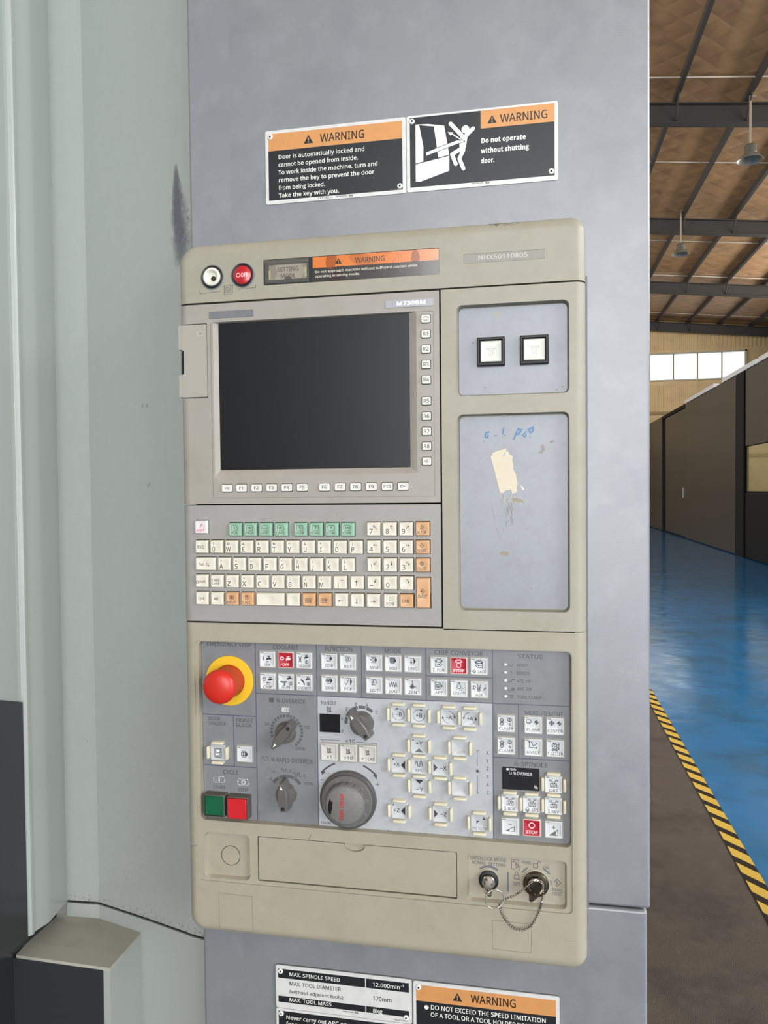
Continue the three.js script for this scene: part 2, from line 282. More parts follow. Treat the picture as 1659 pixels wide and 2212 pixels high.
// ---------------------------------------------------------------- the machine that carries the panel
const prism = (pts, y0, y1, crease = 0.2) => {                  // plan outline [x, z] in mm, pulled up from y0 to y1
  let p = pts.map(([x, z]) => [x, -z]);
  const area = p.reduce((s, [x, y], i) => { const [u, v] = p[(i + 1) % p.length]; return s + x * v - u * y; }, 0);
  if (area < 0) p = p.reverse();
  const g = loft([[p, y0], [p, y1]], true, true, crease, true); g.rotateX(-Math.PI / 2); return g;
};
{
  const B = [0.2, FLOOR, -0.2], t = thing('machine_enclosure', B, 'pale grey and silver machine enclosure carrying the beige control panel', 'machine');
  const put = (name, geo, mat, parent = t) => { geo.scale(MM, MM, MM); return mesh(name, geo, mat, parent, parent === t ? B.map((v) => -v) : undefined); };
  // silver column panels
  const [c, g] = canvas(1024, 2048); g.fillStyle = '#878a8e'; g.fillRect(0, 0, 1024, 2048);
  mottle(g, 1024, 2048, 260, 0.14, 51, '84,86,96'); mottle(g, 1024, 2048, 120, 0.1, 52, '206,210,216'); specks(g, 0, 0, 1024, 2048, 90, 53, '#6b6b70', 1.2);
  { const r = rng(5); for (let i = 0; i < 26; i++) { const x = 600 + 424 * r(), y = 300 + 1300 * r(), a = r() * 6; line(g, [[x, y], [x + 40 * Math.cos(a), y + 90 * Math.sin(a)]], 0.8, 'rgba(110,112,120,' + (0.15 + 0.3 * r()) + ')'); } }
  const mapC = tex(c);
  const silver = phys({ map: rep(mapC, 1 / 0.52, 1 / 1.04), roughness: 0.44, metalness: 0.28, clearcoat: 0.3, clearcoatRoughness: 0.28, bumpMap: rep(peel, 9), bumpScale: 0.00006 });
  const m = (geo) => { const q = boxUV(geo, MM); return q; };
  put('upper_column_panel', m(box(-51, -471, -340, 457.6, 980, 0, 3.5)), silver);
  put('lower_column_panel', m(box(-51, -1475, -340, 455, -474, -2, 4)), silver);
  put('seam_filler', box(-46, -476, -300, 450, -468, -10), M.seam);
  // white wall that turns away to the left, with a grey smear beside the panel
  const X0 = -276, Y1 = 1000, CW = 512, CH = 2048, KX = CW / 240, KY = CH / 1580;
  const [c2, g2] = canvas(CW, CH); g2.fillStyle = '#9ca29e'; g2.fillRect(0, 0, CW, CH);
  mottle(g2, CW, CH, 140, 0.1, 61, '150,158,150'); mottle(g2, CW, CH, 50, 0.06, 62, '210,214,210');
  const U = (x) => (x - X0) * KX, V = (y) => (Y1 - y) * KY;
  { const r = rng(17);
    for (let i = 0; i < 5200; i++) {
      const k = r(), yy = 362 - 118 * k, w = 3 + 11 * Math.min(1, k * 1.4), n = (r() + r() + r() - 1.5) / 1.5, lobe = r() < 0.62 ? -4.5 : 5.5, xx = -77 + 11 * k + lobe * Math.min(1, k * 2) + n * w;
      g2.fillStyle = 'rgba(78,82,88,' + (0.03 + 0.09 * r()) * Math.pow(Math.sin(Math.PI * (0.02 + 0.96 * k)), 0.8) + ')'; const big = lobe < 0 ? 1 : 0.5; g2.beginPath(); g2.ellipse(U(xx), V(yy), (1.5 + 4 * r()) * big, (2 + 6 * r()) * big, 0, 0, 7); g2.fill();
    }
    for (let i = 0; i < 900; i++) { const k = r() * r(), yy = -560 + 330 * k, xx = -222 + (r() + r()) * (20 + 60 * (1 - k)); g2.fillStyle = 'rgba(84,80,74,' + 0.35 * r() + ')'; g2.fillRect(U(xx), V(yy), 0.6 + 1.4 * r(), 0.6 + 1.6 * r()); }
    for (let i = 0; i < 300; i++) { const xx = -270 + 215 * r(), yy = -562 + 14 * r() * r(); g2.fillStyle = 'rgba(60,56,50,' + 0.5 * r() + ')'; g2.fillRect(U(xx), V(yy), 1 + 2 * r(), 1 + 2 * r()); }
    for (const [x, y] of [[-136, 85], [-129, 85], [-127, -12], [-130, -14]]) { g2.fillStyle = 'rgba(40,42,44,.8)'; g2.fillRect(U(x), V(y), 1.4, 5); }
    specks(g2, 0, 0, CW, CH, 120, 71, '#5b5c5a', 1.1); }
  const paint = { roughness: 0.36, clearcoat: 0.35, clearcoatRoughness: 0.2, bumpMap: rep(peel, 5), bumpScale: 0.00007 };
  const whiteMap = phys({ map: tex(c2), ...paint, bumpMap: rep(peel, 1.6, 9) }), white = phys({ color: '#9ca29e', ...paint });
  const plan = [[-50.4, -14], [-71, -18], [-75, -19.2], [-80, -21.3], [-150, -43.5], [-221, -64], [-225, -65.2], [-229, -65.4], [-270.6, -63], [-274, -66], [-274, -100], [-215, -100], [-50.4, -60]];
  put('side_wall', planarUV(prism(plan, -562, 1000), X0, Y1 - 1580, 240, 1580), whiteMap);
  put('seam_filler', prism(plan.map(([x, z]) => [x, z - 2.5]), -567, -560), M.seam);
  put('side_wall', boxUV(prism(plan, -1475, -565.5), MM), white);
  // jamb of the sliding door, its raised edge, the door and its dark window
  const jamb = [[-270.6, -64], [-264.4, -26], [-262.9, -18], [-262.6, -11], [-266.8, 6], [-267, 10], [-265.2, 12.4], [-265.2, 16], [-267.6, 18.6], [-270, 20], [-271, 24], [-300, 24], [-300, -64]];
  put('door_jamb', boxUV(prism(jamb, -563, 1000, 0.5), MM), white);
  const dg = boxUV(box(-320, -262, 20, -271, 1000, 300, 2), MM); const slant = (q, low) => { const p = q.attributes.position; for (let i = 0; i < p.count; i++) if (low ? p.getY(i) < -200 : p.getY(i) > -300) p.setY(i, p.getY(i) - 13 + Math.min(16, (p.getZ(i) - 20) * 0.36)); return q; };
  slant(dg, true); const door = put('sliding_door', dg, white);
  put('door_window', merge([slant(new THREE.BoxGeometry(52.4, 300.5, 279, 1, 1, 6).translate(-293.8, -412.75, 160.5)), box(-340, -1475, -60, -284, -562, 300, 1)]), phys({ color: '#25282b', roughness: 0.22, clearcoat: 0.6, clearcoatRoughness: 0.2 }), door);
  // ledge below the door with its dark front
  const dirty = (() => { const [k, q] = canvas(256, 256); q.fillStyle = '#a5a59a'; q.fillRect(0, 0, 256, 256); mottle(q, 256, 256, 120, 0.3, 81, '80,74,62'); specks(q, 0, 0, 256, 256, 40, 82, '#4a443a', 2); return phys({ map: rep(tex(k), 2.2), roughness: 0.55 }); })();
  const lp = [[-154.5, -45], [-154.5, 29], [-281.5, 25.5], [-293, -66], [-200, -80]];
  const ledge = put('ledge', boxUV(prism(lp, -588, -583.6), MM), dirty);
  put('ledge_body', boxUV(prism([[-155, -45], [-155, 28], [-281.5, 24.5], [-290, -66]], -1475, -587.5), MM), white, ledge);
  put('ledge_front', prism([[-163.5, 24], [-163.5, 29.6], [-340, 25.2], [-340, 20]], -1475, -587.2), phys({ color: '#2d3033', roughness: 0.3, clearcoat: 0.4, clearcoatRoughness: 0.2 }), ledge);
  put('rear_body', box(-900, -1475, -2500, 440, 1000, -330), white);
}

// ---------------------------------------------------------------- riveted plates on the column
const INK = '#1d2024', ORANGE = '#d2955a';
function signPlate(name, x0, y0, w, h, draw, label, rivets, category = 'sign') {
  const k = 6, [c, g] = canvas(w * k, h * k); g.fillStyle = '#d7d8d6'; g.fillRect(0, 0, w * k, h * k);
  g.save(); g.scale(k, k); draw(g, w, h); g.restore();
  mottle(g, w * k, h * k, 120, 0.1, x0 + 7, '90,90,88'); specks(g, 0, 0, w * k, h * k, 40, Math.abs(Math.round(x0)) + 3, '#77746c', 2);
  const t = thing(name, [x0 * MM, (y0 - h) * MM, 0], label, category);
  part('plate', planarUV(rrBox(0, 0, w, h, -0.2, 1.1, 2.2), 0, 0, w, h), std({ map: tex(c), roughness: 0.36, metalness: 0.1 }), t);
  for (const [x, y] of rivets) {
    const r = part('rivet', lathe([[3.1, 0.9], [3.1, 1.5], [2.6, 2.2], [1.7, 2.5], [1.2, 2.4], [1.2, 1.2], [0, 1.2]], 20), M.pale, t, [x - x0, y - (y0 - h), 0]);
    part('rivet_pin', lathe([[1.25, 1.1], [1.25, 1.7], [0, 1.7]], 12), M.black, r);
  }
  return t;
}
const triangle = (g, x, y, s, bg) => {                            // warning triangle, s = height, x = centre, y = foot
  g.fillStyle = INK; g.beginPath(); g.moveTo(x, y - s); g.lineTo(x + s * 0.58, y); g.lineTo(x - s * 0.58, y); g.closePath(); g.fill();
  g.fillStyle = bg; g.beginPath(); g.moveTo(x - s * 0.09, y - s * 0.68); g.lineTo(x + s * 0.09, y - s * 0.68); g.lineTo(x + s * 0.04, y - s * 0.3); g.lineTo(x - s * 0.04, y - s * 0.3); g.fill(); g.beginPath(); g.arc(x, y - s * 0.16, s * 0.08, 0, 7); g.fill();
};
const tiny = (g, x, y, h, kanji) => { g.save(); g.strokeStyle = '#3a3a3a'; g.lineWidth = h * 0.13;    // the small print of the makers' codes
  for (const s of kanji) { g.save(); g.translate(x, y - h); g.scale(h, h); g.lineWidth = 0.13; g.stroke(new Path2D(s)); g.restore(); x += h * 1.12; } g.restore(); };
const DOOR_KANA = ['M.3 0V1M.3 .35L.7 .6M.7 0V.2M.9 0V.2', 'M.1 .15H.9L.55 .5M.55 .3Q.55 .8 .2 1', 'M.8 0Q.6 .4 .1 .6M.55 .4V1', 'M.1 .15L.35 .3M.9 .25Q.8 .8 .15 .95', 'M.4 0Q.3 .4 .1 .55M.35 .2H.85Q.7 .8 .2 1M.4 .45L.7 .65', 'M.15 .15H.85V.9H.15Z', 'M.2 .4V.6M.5 .35V.55M.85 .3Q.8 .8 .3 .95', 'M.4 0Q.3 .4 .1 .55M.35 .2H.85Q.7 .8 .2 1'];
const EIGO = ['M.1 .15H.9M.35 0V.3M.65 0V.3M.2 .4H.8V.7H.2ZM0 .7H1M.5 .3V.7Q.4 .9 0 1M.5 .7Q.6 .9 1 1', 'M.05 .1H.4M0 .3H.45M.1 .45H.4M.1 .6H.4V.95H.1ZM.55 .1H1M.7 .1L.6 .45M.5 .45H1M.9 .3V.45M.6 .6H.95V.95H.6Z'];
signPlate('warning_sign', 42.4, 382.2, 161, 82, (g, w) => {
  const X = (x) => x - 42.4, Y = (y) => 382.2 - y;
  g.fillStyle = ORANGE; g.fillRect(X(46), Y(378.6), 153.4, 19); g.fillStyle = INK; g.fillRect(X(46), Y(359.6), 153.4, 55.2);
  triangle(g, X(93.1), Y(364.2), 9.4, ORANGE); T(g, 'WARNING', X(132), Y(364), 8.7, 51, 'center', '#231a12');
  [['Door is automatically locked and', 100], ['cannot be opened from inside.', 92.5], ['To work inside the machine. turn and', 114.5], ['remove the key to prevent the door', 110.5], ['from being locked.', 54.5], ['Take the key with you.', 70.5]].forEach(([s, W], i) => T(g, s, X(57.4), Y(350.0 - 8.6 * i), 4.6, W, 'left', '#f2f1ea'));
  tiny(g, X(102.8), Y(301.6), 2.0, DOOR_KANA); T(g, 'H60435A', X(130), Y(301.6), 1.9, 12.5, 'center', '#333'); tiny(g, X(139), Y(301.6), 2, EIGO);
}, 'black and orange warning plate with six lines of text about the locked door', [[48.3, 375.4], [196.2, 308.3]]);
signPlate('warning_sign', 204.2, 382.6, 161.2, 82, (g, w) => {
  const X = (x) => x - 204.2, Y = (y) => 382.6 - y, P = (pts, fill, lw = 0) => { g.beginPath(); pts.forEach(([x, y], i) => i ? g.lineTo(X(x), Y(y)) : g.moveTo(X(x), Y(y))); g.closePath(); g.fillStyle = fill; g.fill(); if (lw) { g.lineWidth = lw; g.strokeStyle = INK; g.stroke(); } };
  g.fillStyle = INK; g.fillRect(X(207.8), Y(380.4), 153.8, 75); g.fillStyle = ORANGE; g.fillRect(X(284.4), Y(380.4), 77.2, 18.9);
  triangle(g, X(296.6), Y(366.2), 8.6, ORANGE); T(g, 'WARNING', X(330), Y(366), 8.4, 50, 'center', '#231a12');
  [['Do not operate', 47.5], ['without shutting', 50.5], ['door.', 14.5]].forEach(([s, W], i) => T(g, s, X(284.6), Y(346.6 - 10.6 * i), 5, W, 'left', '#f2f1ea', true));
  T(g, 'H60432A', X(280.5), Y(303), 1.9, 12.5, 'center', '#333'); tiny(g, X(289), Y(303), 2, EIGO);
  const Wt = '#ecece8';
  P([[214, 372.8], [228, 372.2], [245.5, 368.5], [250.7, 336], [250.6, 320], [219.3, 311.1], [213.8, 311.5]], Wt);
  P([[218.2, 371.8], [234.1, 368.8], [238.7, 334.4], [222.4, 331.7], [222.6, 348.2]], INK); line(g, [[X(213.9), Y(330.5)], [X(250.8), Y(336.6)]], 0.9, INK);
  const limb = (pts, wd) => { g.save(); g.lineCap = g.lineJoin = 'round'; g.lineWidth = wd; g.strokeStyle = Wt; g.beginPath(); pts.forEach(([x, y], i) => i ? g.lineTo(X(x), Y(y)) : g.moveTo(X(x), Y(y))); g.stroke(); g.restore(); };
  g.fillStyle = Wt; g.beginPath(); g.arc(X(268.2), Y(362.4), 4.3, 0, 7); g.fill();
  limb([[252.3, 370], [264.5, 356]], 4.4); limb([[276.3, 362.5], [268.5, 355.5]], 4.4); P([[262.8, 357], [270.6, 355.4], [268.5, 343], [262, 338], [261.5, 348]], Wt);
  limb([[264.8, 343], [253.6, 337.3], [257.6, 326.6]], 4.2); limb([[266, 341], [261.5, 332], [265.8, 321]], 4.2);
  P([[225, 341.5], [259, 351.2], [263, 350.6], [253.5, 357.4], [252.2, 356.2], [248.4, 361.2], [255.6, 360.2], [254.6, 359], [267.6, 349.2], [259.6, 347.2], [225.2, 337.4]].map(([x, y]) => [x, y + 0.6]), Wt, 0.5);
}, 'black and orange warning plate with a struck person pictogram beside the lettered one', [[210.2, 376.4], [358.2, 309.8]]);
signPlate('data_plate', 40.8, -575.1, 160.2, 50.6, (g) => {
  const X = (x) => x - 40.8, Y = (y) => -575.1 - y;
  g.fillStyle = INK; g.fillRect(X(43.6), Y(-579.4), 154, 10.7); g.fillRect(X(43.6), Y(-611.4), 154, 7.2); g.fillRect(X(147.5), Y(-579.4), 0.7, 43);
  g.fillStyle = '#d7d8d6'; g.fillRect(X(147.2), Y(-579.4), 1.1, 43);
  T(g, 'MAX. SPINDLE SPEED', X(56.8), Y(-587.3), 4.2, 61, 'left', '#f0f0ec'); T(g, '12.000min', X(155.7), Y(-587.6), 4.6, 32, 'left', '#f0f0ec'); T(g, '-1', X(188.4), Y(-585), 2.6, 4.2, 'left', '#f0f0ec');
  T(g, 'MAX. TOOL DIAMETER', X(56.8), Y(-598.3), 4.2, 62, 'left', INK); T(g, '(without adjacent tools)', X(57.2), Y(-607), 3.9, 64, 'left', INK); T(g, '170mm', X(155.6), Y(-604), 4.8, 22.5, 'left', INK);
  T(g, 'MAX. TOOL MASS', X(56.5), Y(-617.2), 4.2, 51, 'left', '#f0f0ec'); T(g, '8kg', X(155.6), Y(-617.6), 4.4, 11.6, 'left', '#f0f0ec'); T(g, 'H60434A', X(127), Y(-621.6), 1.7, 13, 'center', '#333'); tiny(g, X(135), Y(-621.6), 1.8, EIGO); T(g, 'H4201246A', X(188), Y(-624), 1.7, 16, 'center', '#333');
}, 'black and white data plate listing spindle speed, tool diameter and tool mass', [[46.7, -582.2], [194.2, -619.2]], 'plate');
signPlate('warning_sign', 40.8, -626.2, 160.2, 80, (g, w, h) => {
  g.fillStyle = INK; g.fillRect(2.8, 3, w - 5.6, h - 6); T(g, 'Never carry out APC operation', 11.6, 12.2, 4.6, 96, 'left', '#f2f1ea'); T(g, 'for troubleshooting.', 11.6, 20, 4.6, 64, 'left', '#f2f1ea');
}, 'black plate with white lettering, cut off by the bottom edge under the data plate', [[46.8, -632.2]]);
signPlate('warning_sign', 202.8, -575.6, 160.4, 110, (g, w, h) => {
  const X = (x) => x - 202.8, Y = (y) => -575.6 - y;
  g.fillStyle = ORANGE; g.fillRect(X(206), Y(-579.8), 153.4, 18.2); g.fillStyle = INK; g.fillRect(X(206), Y(-598), 153.4, 84);
  triangle(g, X(252.4), Y(-593.4), 9, ORANGE); T(g, 'WARNING', X(292), Y(-593.2), 8.6, 50, 'center', '#231a12');
  g.fillStyle = '#f2f1ea'; g.beginPath(); g.arc(X(217.6), Y(-604.6), 2.5, 0, 7); g.fill();
  T(g, 'DO NOT EXCEED THE SPEED LIMITATION', X(222), Y(-606.6), 4.9, 127, 'left', '#f2f1ea'); T(g, 'OF A TOOL OR A TOOL HOLDER WHEN', X(222), Y(-615), 4.9, 115, 'left', '#f2f1ea');
}, 'black and orange warning plate below the control panel about the tool speed limit', [[208.7, -582.5]]);

// ---------------------------------------------------------------- the control panel; millimetres, z = 45 is its front face
const PB = [0.172, -0.521, 0];
const panel = thing('control_panel', PB, 'beige control panel with screen, keyboard, knobs and push buttons on the silver machine column', 'control panel');
const off = PB.map((v) => -v / MM);
const P1 = (name, geo, mat, pos = [0, 0, 0]) => part(name, geo, mat, panel, pos.map((v, i) => v + off[i]));       // a part of the panel
const HX = -50, HY = 255, HW = 445, HH = 780, HK = 2.6;
const housingMap = (() => {
  const W = Math.round(HW * HK), H = Math.round(HH * HK), [c, g] = canvas(W, H), X = (x) => (x - HX) * HK, Y = (y) => (HY - y) * HK;
  g.fillStyle = '#9d9989'; g.fillRect(0, 0, W, H); g.fillStyle = '#a09b89'; g.fillRect(0, Y(-169), W, H);
  g.fillStyle = '#9c978e'; g.fillRect(0, Y(182.5), X(243.7), Y(-168) - Y(182.5));
  g.fillStyle = '#989692'; g.fillRect(0, Y(-38.5), X(243.7), Y(-168) - Y(-38.5));
  mottle(g, W, H, 260, 0.12, 101, '110,102,72'); mottle(g, W, H, 90, 0.06, 102, '90,86,70'); mottle(g, W, H, 200, 0.1, 103, '200,197,186', -0.1);
  specks(g, 0, 0, W, H, 70, 104, '#2e2b26', 1.6);
  const r = rng(12); for (let i = 0; i < 70; i++) { const x = W * r(), y = Y(-390) + (H - Y(-390)) * r(), a = (r() - 0.5) * 1.2, l = 8 + 30 * r(); line(g, [[x, y], [x + l * Math.cos(a), y + l * Math.sin(a)]], 0.7, 'rgba(90,84,66,' + (0.1 + 0.25 * r()) + ')'); }
  for (let i = 0; i < 160; i++) { const x = X(300 + 85 * r()), y = Y(247 - 5 * r() * r()); g.fillStyle = 'rgba(50,44,34,' + 0.4 * r() + ')'; g.beginPath(); g.ellipse(X(295 + 30 * r()), y, 5 * r(), 2 * r(), 0, 0, 7); g.fill(); }
  // wear on the lower housing and under the op panel
  for (const [x, y, x2, y2] of [[-45, -424, -34, -420], [98, -399, 96, -404]]) line(g, [[X(x), Y(y)], [X(x2), Y(y2)]], 2, 'rgba(70,64,52,.6)');
  for (const [x0, y0, x1, y1] of [[-9, -472.2, 30.4, -514], [294, -473, 333.6, -504]]) line(g, [[X(x0), Y(y0)], [X(x1), Y(y0 - 0.6)], [X(x1), Y(y1)], [X(x0), Y(y1 + 0.4)]], 0.9, 'rgba(84,76,58,.75)', true);
  // print beneath the power buttons
  const ink = '#45443d'; line(g, [[X(-19.6), Y(196.4)], [X(-19.6), Y(193)], [X(4), Y(194.4)]], 1.1, ink); line(g, [[X(24), Y(195.4)], [X(44.7), Y(196)], [X(44.7), Y(199)]], 1.1, ink);
  line(g, [[X(8.6), Y(200)], [X(16), Y(200.4)], [X(16), Y(190.6)], [X(8.6), Y(190.2)]], 1.1, ink, true); line(g, [[X(18), Y(200)], [X(18), Y(191.5)]], 1.3, ink); g.fillStyle = ink; g.beginPath(); g.arc(X(18), Y(200), 1.6, 0, 7); g.fill();
  g.strokeStyle = ink; g.lineWidth = 1.1; g.beginPath(); g.arc(X(12.3), Y(195.3), 7.2, 0, 7); g.stroke(); line(g, [[X(10.2), Y(195)], [X(12), Y(196.8)], [X(12.6), Y(193.8)], [X(14.4), Y(195.6)]], 1, ink);
  return tex(c);
})();
const housing = phys({ map: housingMap, roughness: 0.45, clearcoat: 0.12, clearcoatRoughness: 0.35, bumpMap: rep(grain, 6, 10), bumpScale: 0.00006 });
const H_UV = (g) => planarUV(g, HX, HY - HH, HW, HH);
// the rounded body that all the housings are cut from
const body = (() => {
  const X0 = -35.5, X1 = 379, Y0 = -508.5, Y1 = 237, s = new THREE.Shape();
  const q = (cx, cy, r, a) => s.absarc(cx, cy, r, a, a + Math.PI / 2, false);
  q(X1 - 4, Y1 - 4, 4, 0); q(X0 + 12, Y1 - 12, 12, Math.PI / 2); q(X0 + 8, Y0 + 8, 8, Math.PI); q(X1 - 5, Y0 + 5, 5, 1.5 * Math.PI);
  const g = new THREE.ExtrudeGeometry(s, { depth: 30, bevelEnabled: true, bevelSize: 11.5, bevelThickness: 13, bevelSegments: 7, curveSegments: 7, bevelOffset: 0 });
  g.translate(0, 0, 2);     // 2-13 .. 32+13; the rear bevel is cut away with the module boxes
  return g;
})();
const moduleBox = (x0, y0, x1, y1) => meet(body, box(x0, y0, 3, x1, y1, 60, 0));
const finish = (g) => H_UV(toCreasedNormals(clean(g), 0.5));
const frameCut = (x0, y0, x1, y1, r, w, z0) => {                // the tool for a fine groove along a rounded rectangle
  const cx = (x0 + x1) / 2, cy = (y0 + y1) / 2, hw = (x1 - x0) / 2, hh = (y1 - y0) / 2, o = rr(hw, hh, r, 4, cx, cy), i = rr(hw - w, hh - w, Math.max(0.2, r - w), 4, cx, cy);
  return loft([[o, z0], [o, 50], [i, 50], [i, z0], [o, z0]], false, false);
};

P1('mounting_frame', box(-42, -471, 0.5, 394, 196, 9), M.frameGrey);
P1('chassis', box(-34, -500, 4, 376, 232, 30), M.seam);

// --- header with the power buttons and the setting-mode window
const header = P1('header_housing', finish(cut(moduleBox(-60, 183.3, 410, 260), merge([rrBox(53.6, 197.6, 243.9, 224.8, 43.3, 60, 1.5), rrBox(269, 206.5, 350.7, 216, 44.6, 60, 0.6)]))), housing);
{
  const k = 7, w = 189.6, h = 26.4, [c, g] = canvas(w * k, h * k); g.scale(k, k);
  g.fillStyle = '#47443e'; g.fillRect(0, 0, w, h); g.fillStyle = '#2e2f2e'; g.fillRect(0, 0, 54, h); g.fillStyle = '#57544b'; g.fillRect(0, 0, 54, 3.4);
  g.fillStyle = '#9c988c'; g.fillRect(5.6, 5.6, 42.4, 15.6); g.fillStyle = '#b8b3a6'; g.beginPath(); g.moveTo(12, 5.6); g.lineTo(42, 5.6); g.lineTo(46, 13); g.lineTo(42, 21.2); g.lineTo(12, 21.2); g.lineTo(15, 13); g.fill();
  g.fillStyle = '#d8cda2'; g.fillRect(5.4, 11, 2.2, 9.4); g.fillRect(45.6, 9.6, 2.2, 10);
  T(g, 'SETTING', 27, 12.4, 4.3, 24, 'center', '#4c483e'); T(g, 'MODE', 27, 19.4, 4.3, 17, 'center', '#4c483e');
  g.fillStyle = '#232424'; g.fillRect(50, 0, 4.4, h); g.fillStyle = '#d97a35'; g.fillRect(54.6, 0, w, 11.6); g.fillStyle = '#34312d'; g.fillRect(54.6, 11.6, w, h);
  for (const [x, y, rx, ry, rot, col] of [[75, 5, 6, 9, 0.2, 'rgba(150,72,20,.75)'], [165, 8, 4.6, 8, 0, 'rgba(140,64,18,.85)'], [165, 20, 7, 9, 0, 'rgba(48,34,28,.9)'], [80, 22, 10, 6, 0.1, 'rgba(46,26,20,.8)'], [27, 25, 5, 7, 0, 'rgba(30,26,22,.7)'], [108, 6, 14, 6, 0.3, 'rgba(120,60,24,.25)']]) { g.fillStyle = col; g.beginPath(); g.ellipse(x, y, rx, ry, rot, 0, 7); g.fill(); }
  triangle(g, 83, 8.9, 6.2, '#d97a35'); T(g, 'WARNING', 117, 9, 5.4, 32, 'center', '#3a2a20');
  T(g, 'Do not approach machine without sufficient caution while', 57, 17.2, 2.5, 110, 'left', '#d9d4c8'); T(g, 'operating in setting mode.', 57, 22, 2.5, 49, 'left', '#d9d4c8');
  const r = rng(9); for (let i = 0; i < 46; i++) { const x = 130 + 58 * r(), y = 3 + 20 * r(); line(g, [[x, y], [x + 5 * (r() - 0.5), y + 2.4 * (r() - 0.5)], [x + 6 * (r() - 0.5), y + 4 * (r() - 0.5)]], 0.25, r() > 0.5 ? 'rgba(60,50,44,.7)' : 'rgba(200,180,160,.45)'); }
  const win = P1('warning_window', planarUV(rrBox(0, 0, w, h, 42.8, 44.2, 1.2), 0, 0, w, h), phys({ map: tex(c), roughness: 0.2, clearcoat: 0.8, clearcoatRoughness: 0.15 }), [54, 198, 0]); win.userData.label = 'dark window with orange warning strip';
  part('lamp_pane', box(1.2, 1.4, 43.8, 50, 24.6, 44.5, 0.3), phys({ color: '#e6e4dd', roughness: 0.15, transmission: 0.92, thickness: 0 }), win);
  const [c2, g2] = canvas(640, 80); g2.fillStyle = '#96958d'; g2.fillRect(0, 0, 640, 80); mottle(g2, 640, 80, 60, 0.2, 44, '120,116,104'); T(g2, 'NHX50110805', 310, 54, 36, 396, 'center', '#c4c3bb');
  P1('serial_plate', planarUV(box(0, 0, 44.2, 81.3, 9.1, 44.9, 0.15), 0, 0, 81.3, 9.1), std({ map: tex(c2), roughness: 0.5 }), [269.2, 206.7, 0]);
}
{
  const ringG = () => lathe([[0, 43], [12.6, 43], [12.6, 45.3], [12.2, 46.2], [11.4, 46.6], [10.2, 46.2], [9.9, 44.6], [0, 44.6]], 40);
  const rim = () => lathe([[13.4, 44.6], [13.4, 45.5], [12.4, 45.8], [12.4, 44.6]], 40);
  const b1 = P1('power_button', ringG(), M.black, [-4.8, 210.1, 0]); part('rim', rim(), M.frameGrey, b1);
  const cap = part('button_cap', lathe([[9.8, 44.5], [9.8, 47.6], [9, 48.4], [7.4, 48.5], [6.4, 47.6], [4.8, 45.6], [0, 45.1]], 40), flat('#d9dacb', 0.35), b1); cap.userData.label = 'white concave cap with a dark hole';
  part('hole', loft([[circlePts(2.6, 4, 1.6, -1.8), 44.9], [circlePts(2.6, 4, 1.6, -1.8), 46.3]]), M.black, cap);
  const b2 = P1('power_button', ringG(), M.black, [30.4, 210.1, 0]); part('rim', rim(), M.frameGrey, b2);
  const [c, g] = canvas(192, 192); g.fillStyle = '#b8202a'; g.fillRect(0, 0, 192, 192); mottle(g, 192, 192, 40, 0.3, 3, '120,20,24'); g.strokeStyle = '#f0d9d6'; g.lineWidth = 7; g.beginPath(); g.arc(50, 98, 20, 0, 7); g.stroke(); T(g, 'OFF', 118, 118, 40, 82, 'center', '#f0d9d6');
  const g0 = lathe([[9.8, 44.5], [9.8, 46.6], [9.2, 47], [0, 47.1]], 40); planarUV(g0, -9.8, -9.8, 19.6, 19.6);
  part('button_cap', g0, phys({ map: tex(c), roughness: 0.3, clearcoat: 0.5 }), b2).userData.label = 'red cap lettered OFF';
}

// --- screen housing
const R_TOPS = [156.9, 141.4, 125.7, 109.8, 93.9, 72.1, 56.4, 40.7, 25.2, 9.6], F_X = [2.8, 19.6, 36.9, 54, 71.2, 88.5, 113.2, 130.3, 147.3, 164.4, 181.5, 198.4];
const R_ID = ['cyc', 'R1', 'R2', 'R3', 'R4', 'R5', 'R6', 'R7', 'R8', '<<'], F_ID = ['<', 'F1', 'F2', 'F3', 'F4', 'F5', 'F6', 'F7', 'F8', 'F9', 'F10', '>'];
const softKeys = [...R_ID.map((id, i) => ({ id, x: 229.5, y: R_TOPS[i] - 4.2, w: 9.2, h: 8.4 })), ...F_ID.map((id, i) => ({ id, x: F_X[i] + 5.8, y: -20.3, w: 11.6, h: 8.2 }))];
let sg = moduleBox(-60, -37.4, 243.4, 181.2);
const sk = loft([[rr(113.6, 83.0, 1.2, 4, 105.6, 80.4), 41.2], [rr(113.6, 83.0, 1.2, 4, 105.6, 80.4).map(([x, y]) => [x > 105 ? x : x, y]), 41.3], [rr(116.2, 88, 2, 4, 103.8 + 4, 76 + 3), 45.6], [rr(116.2, 88, 2, 4, 107.8, 79), 60]]);
// screen opening with sloping sides, wide to the right and below
const so = (x0, y0, x1, y1, r) => rr((x1 - x0) / 2, (y1 - y0) / 2, r, 4, (x0 + x1) / 2, (y0 + y1) / 2);
sg = cut(sg, loft([[so(-0.4, -0.4, 211.6, 160.2, 1), 40.5], [so(-0.4, -0.4, 211.6, 160.2, 1), 41.6], [so(-5.4, -7, 219.5, 161.2, 2), 45.02], [so(-5.4, -7, 219.5, 161.2, 2), 60]]));
sg = cut(sg, merge(softKeys.map((k) => rrBox(k.x - k.w / 2 - 0.6, k.y - k.h / 2 - 0.6, k.x + k.w / 2 + 0.6, k.y + k.h / 2 + 0.6, 38, 60, 1.5, 0, 0, 2))));
sg = cut(sg, frameCut(-8.2, -31.2, 237.6, 160.6, 2, 0.45, 44.3));
sg = cut(sg, rrBox(-60, 79, -12.2, 160.6, 41, 60, 1));
const screenHousing = P1('screen_housing', finish(sg), housing);
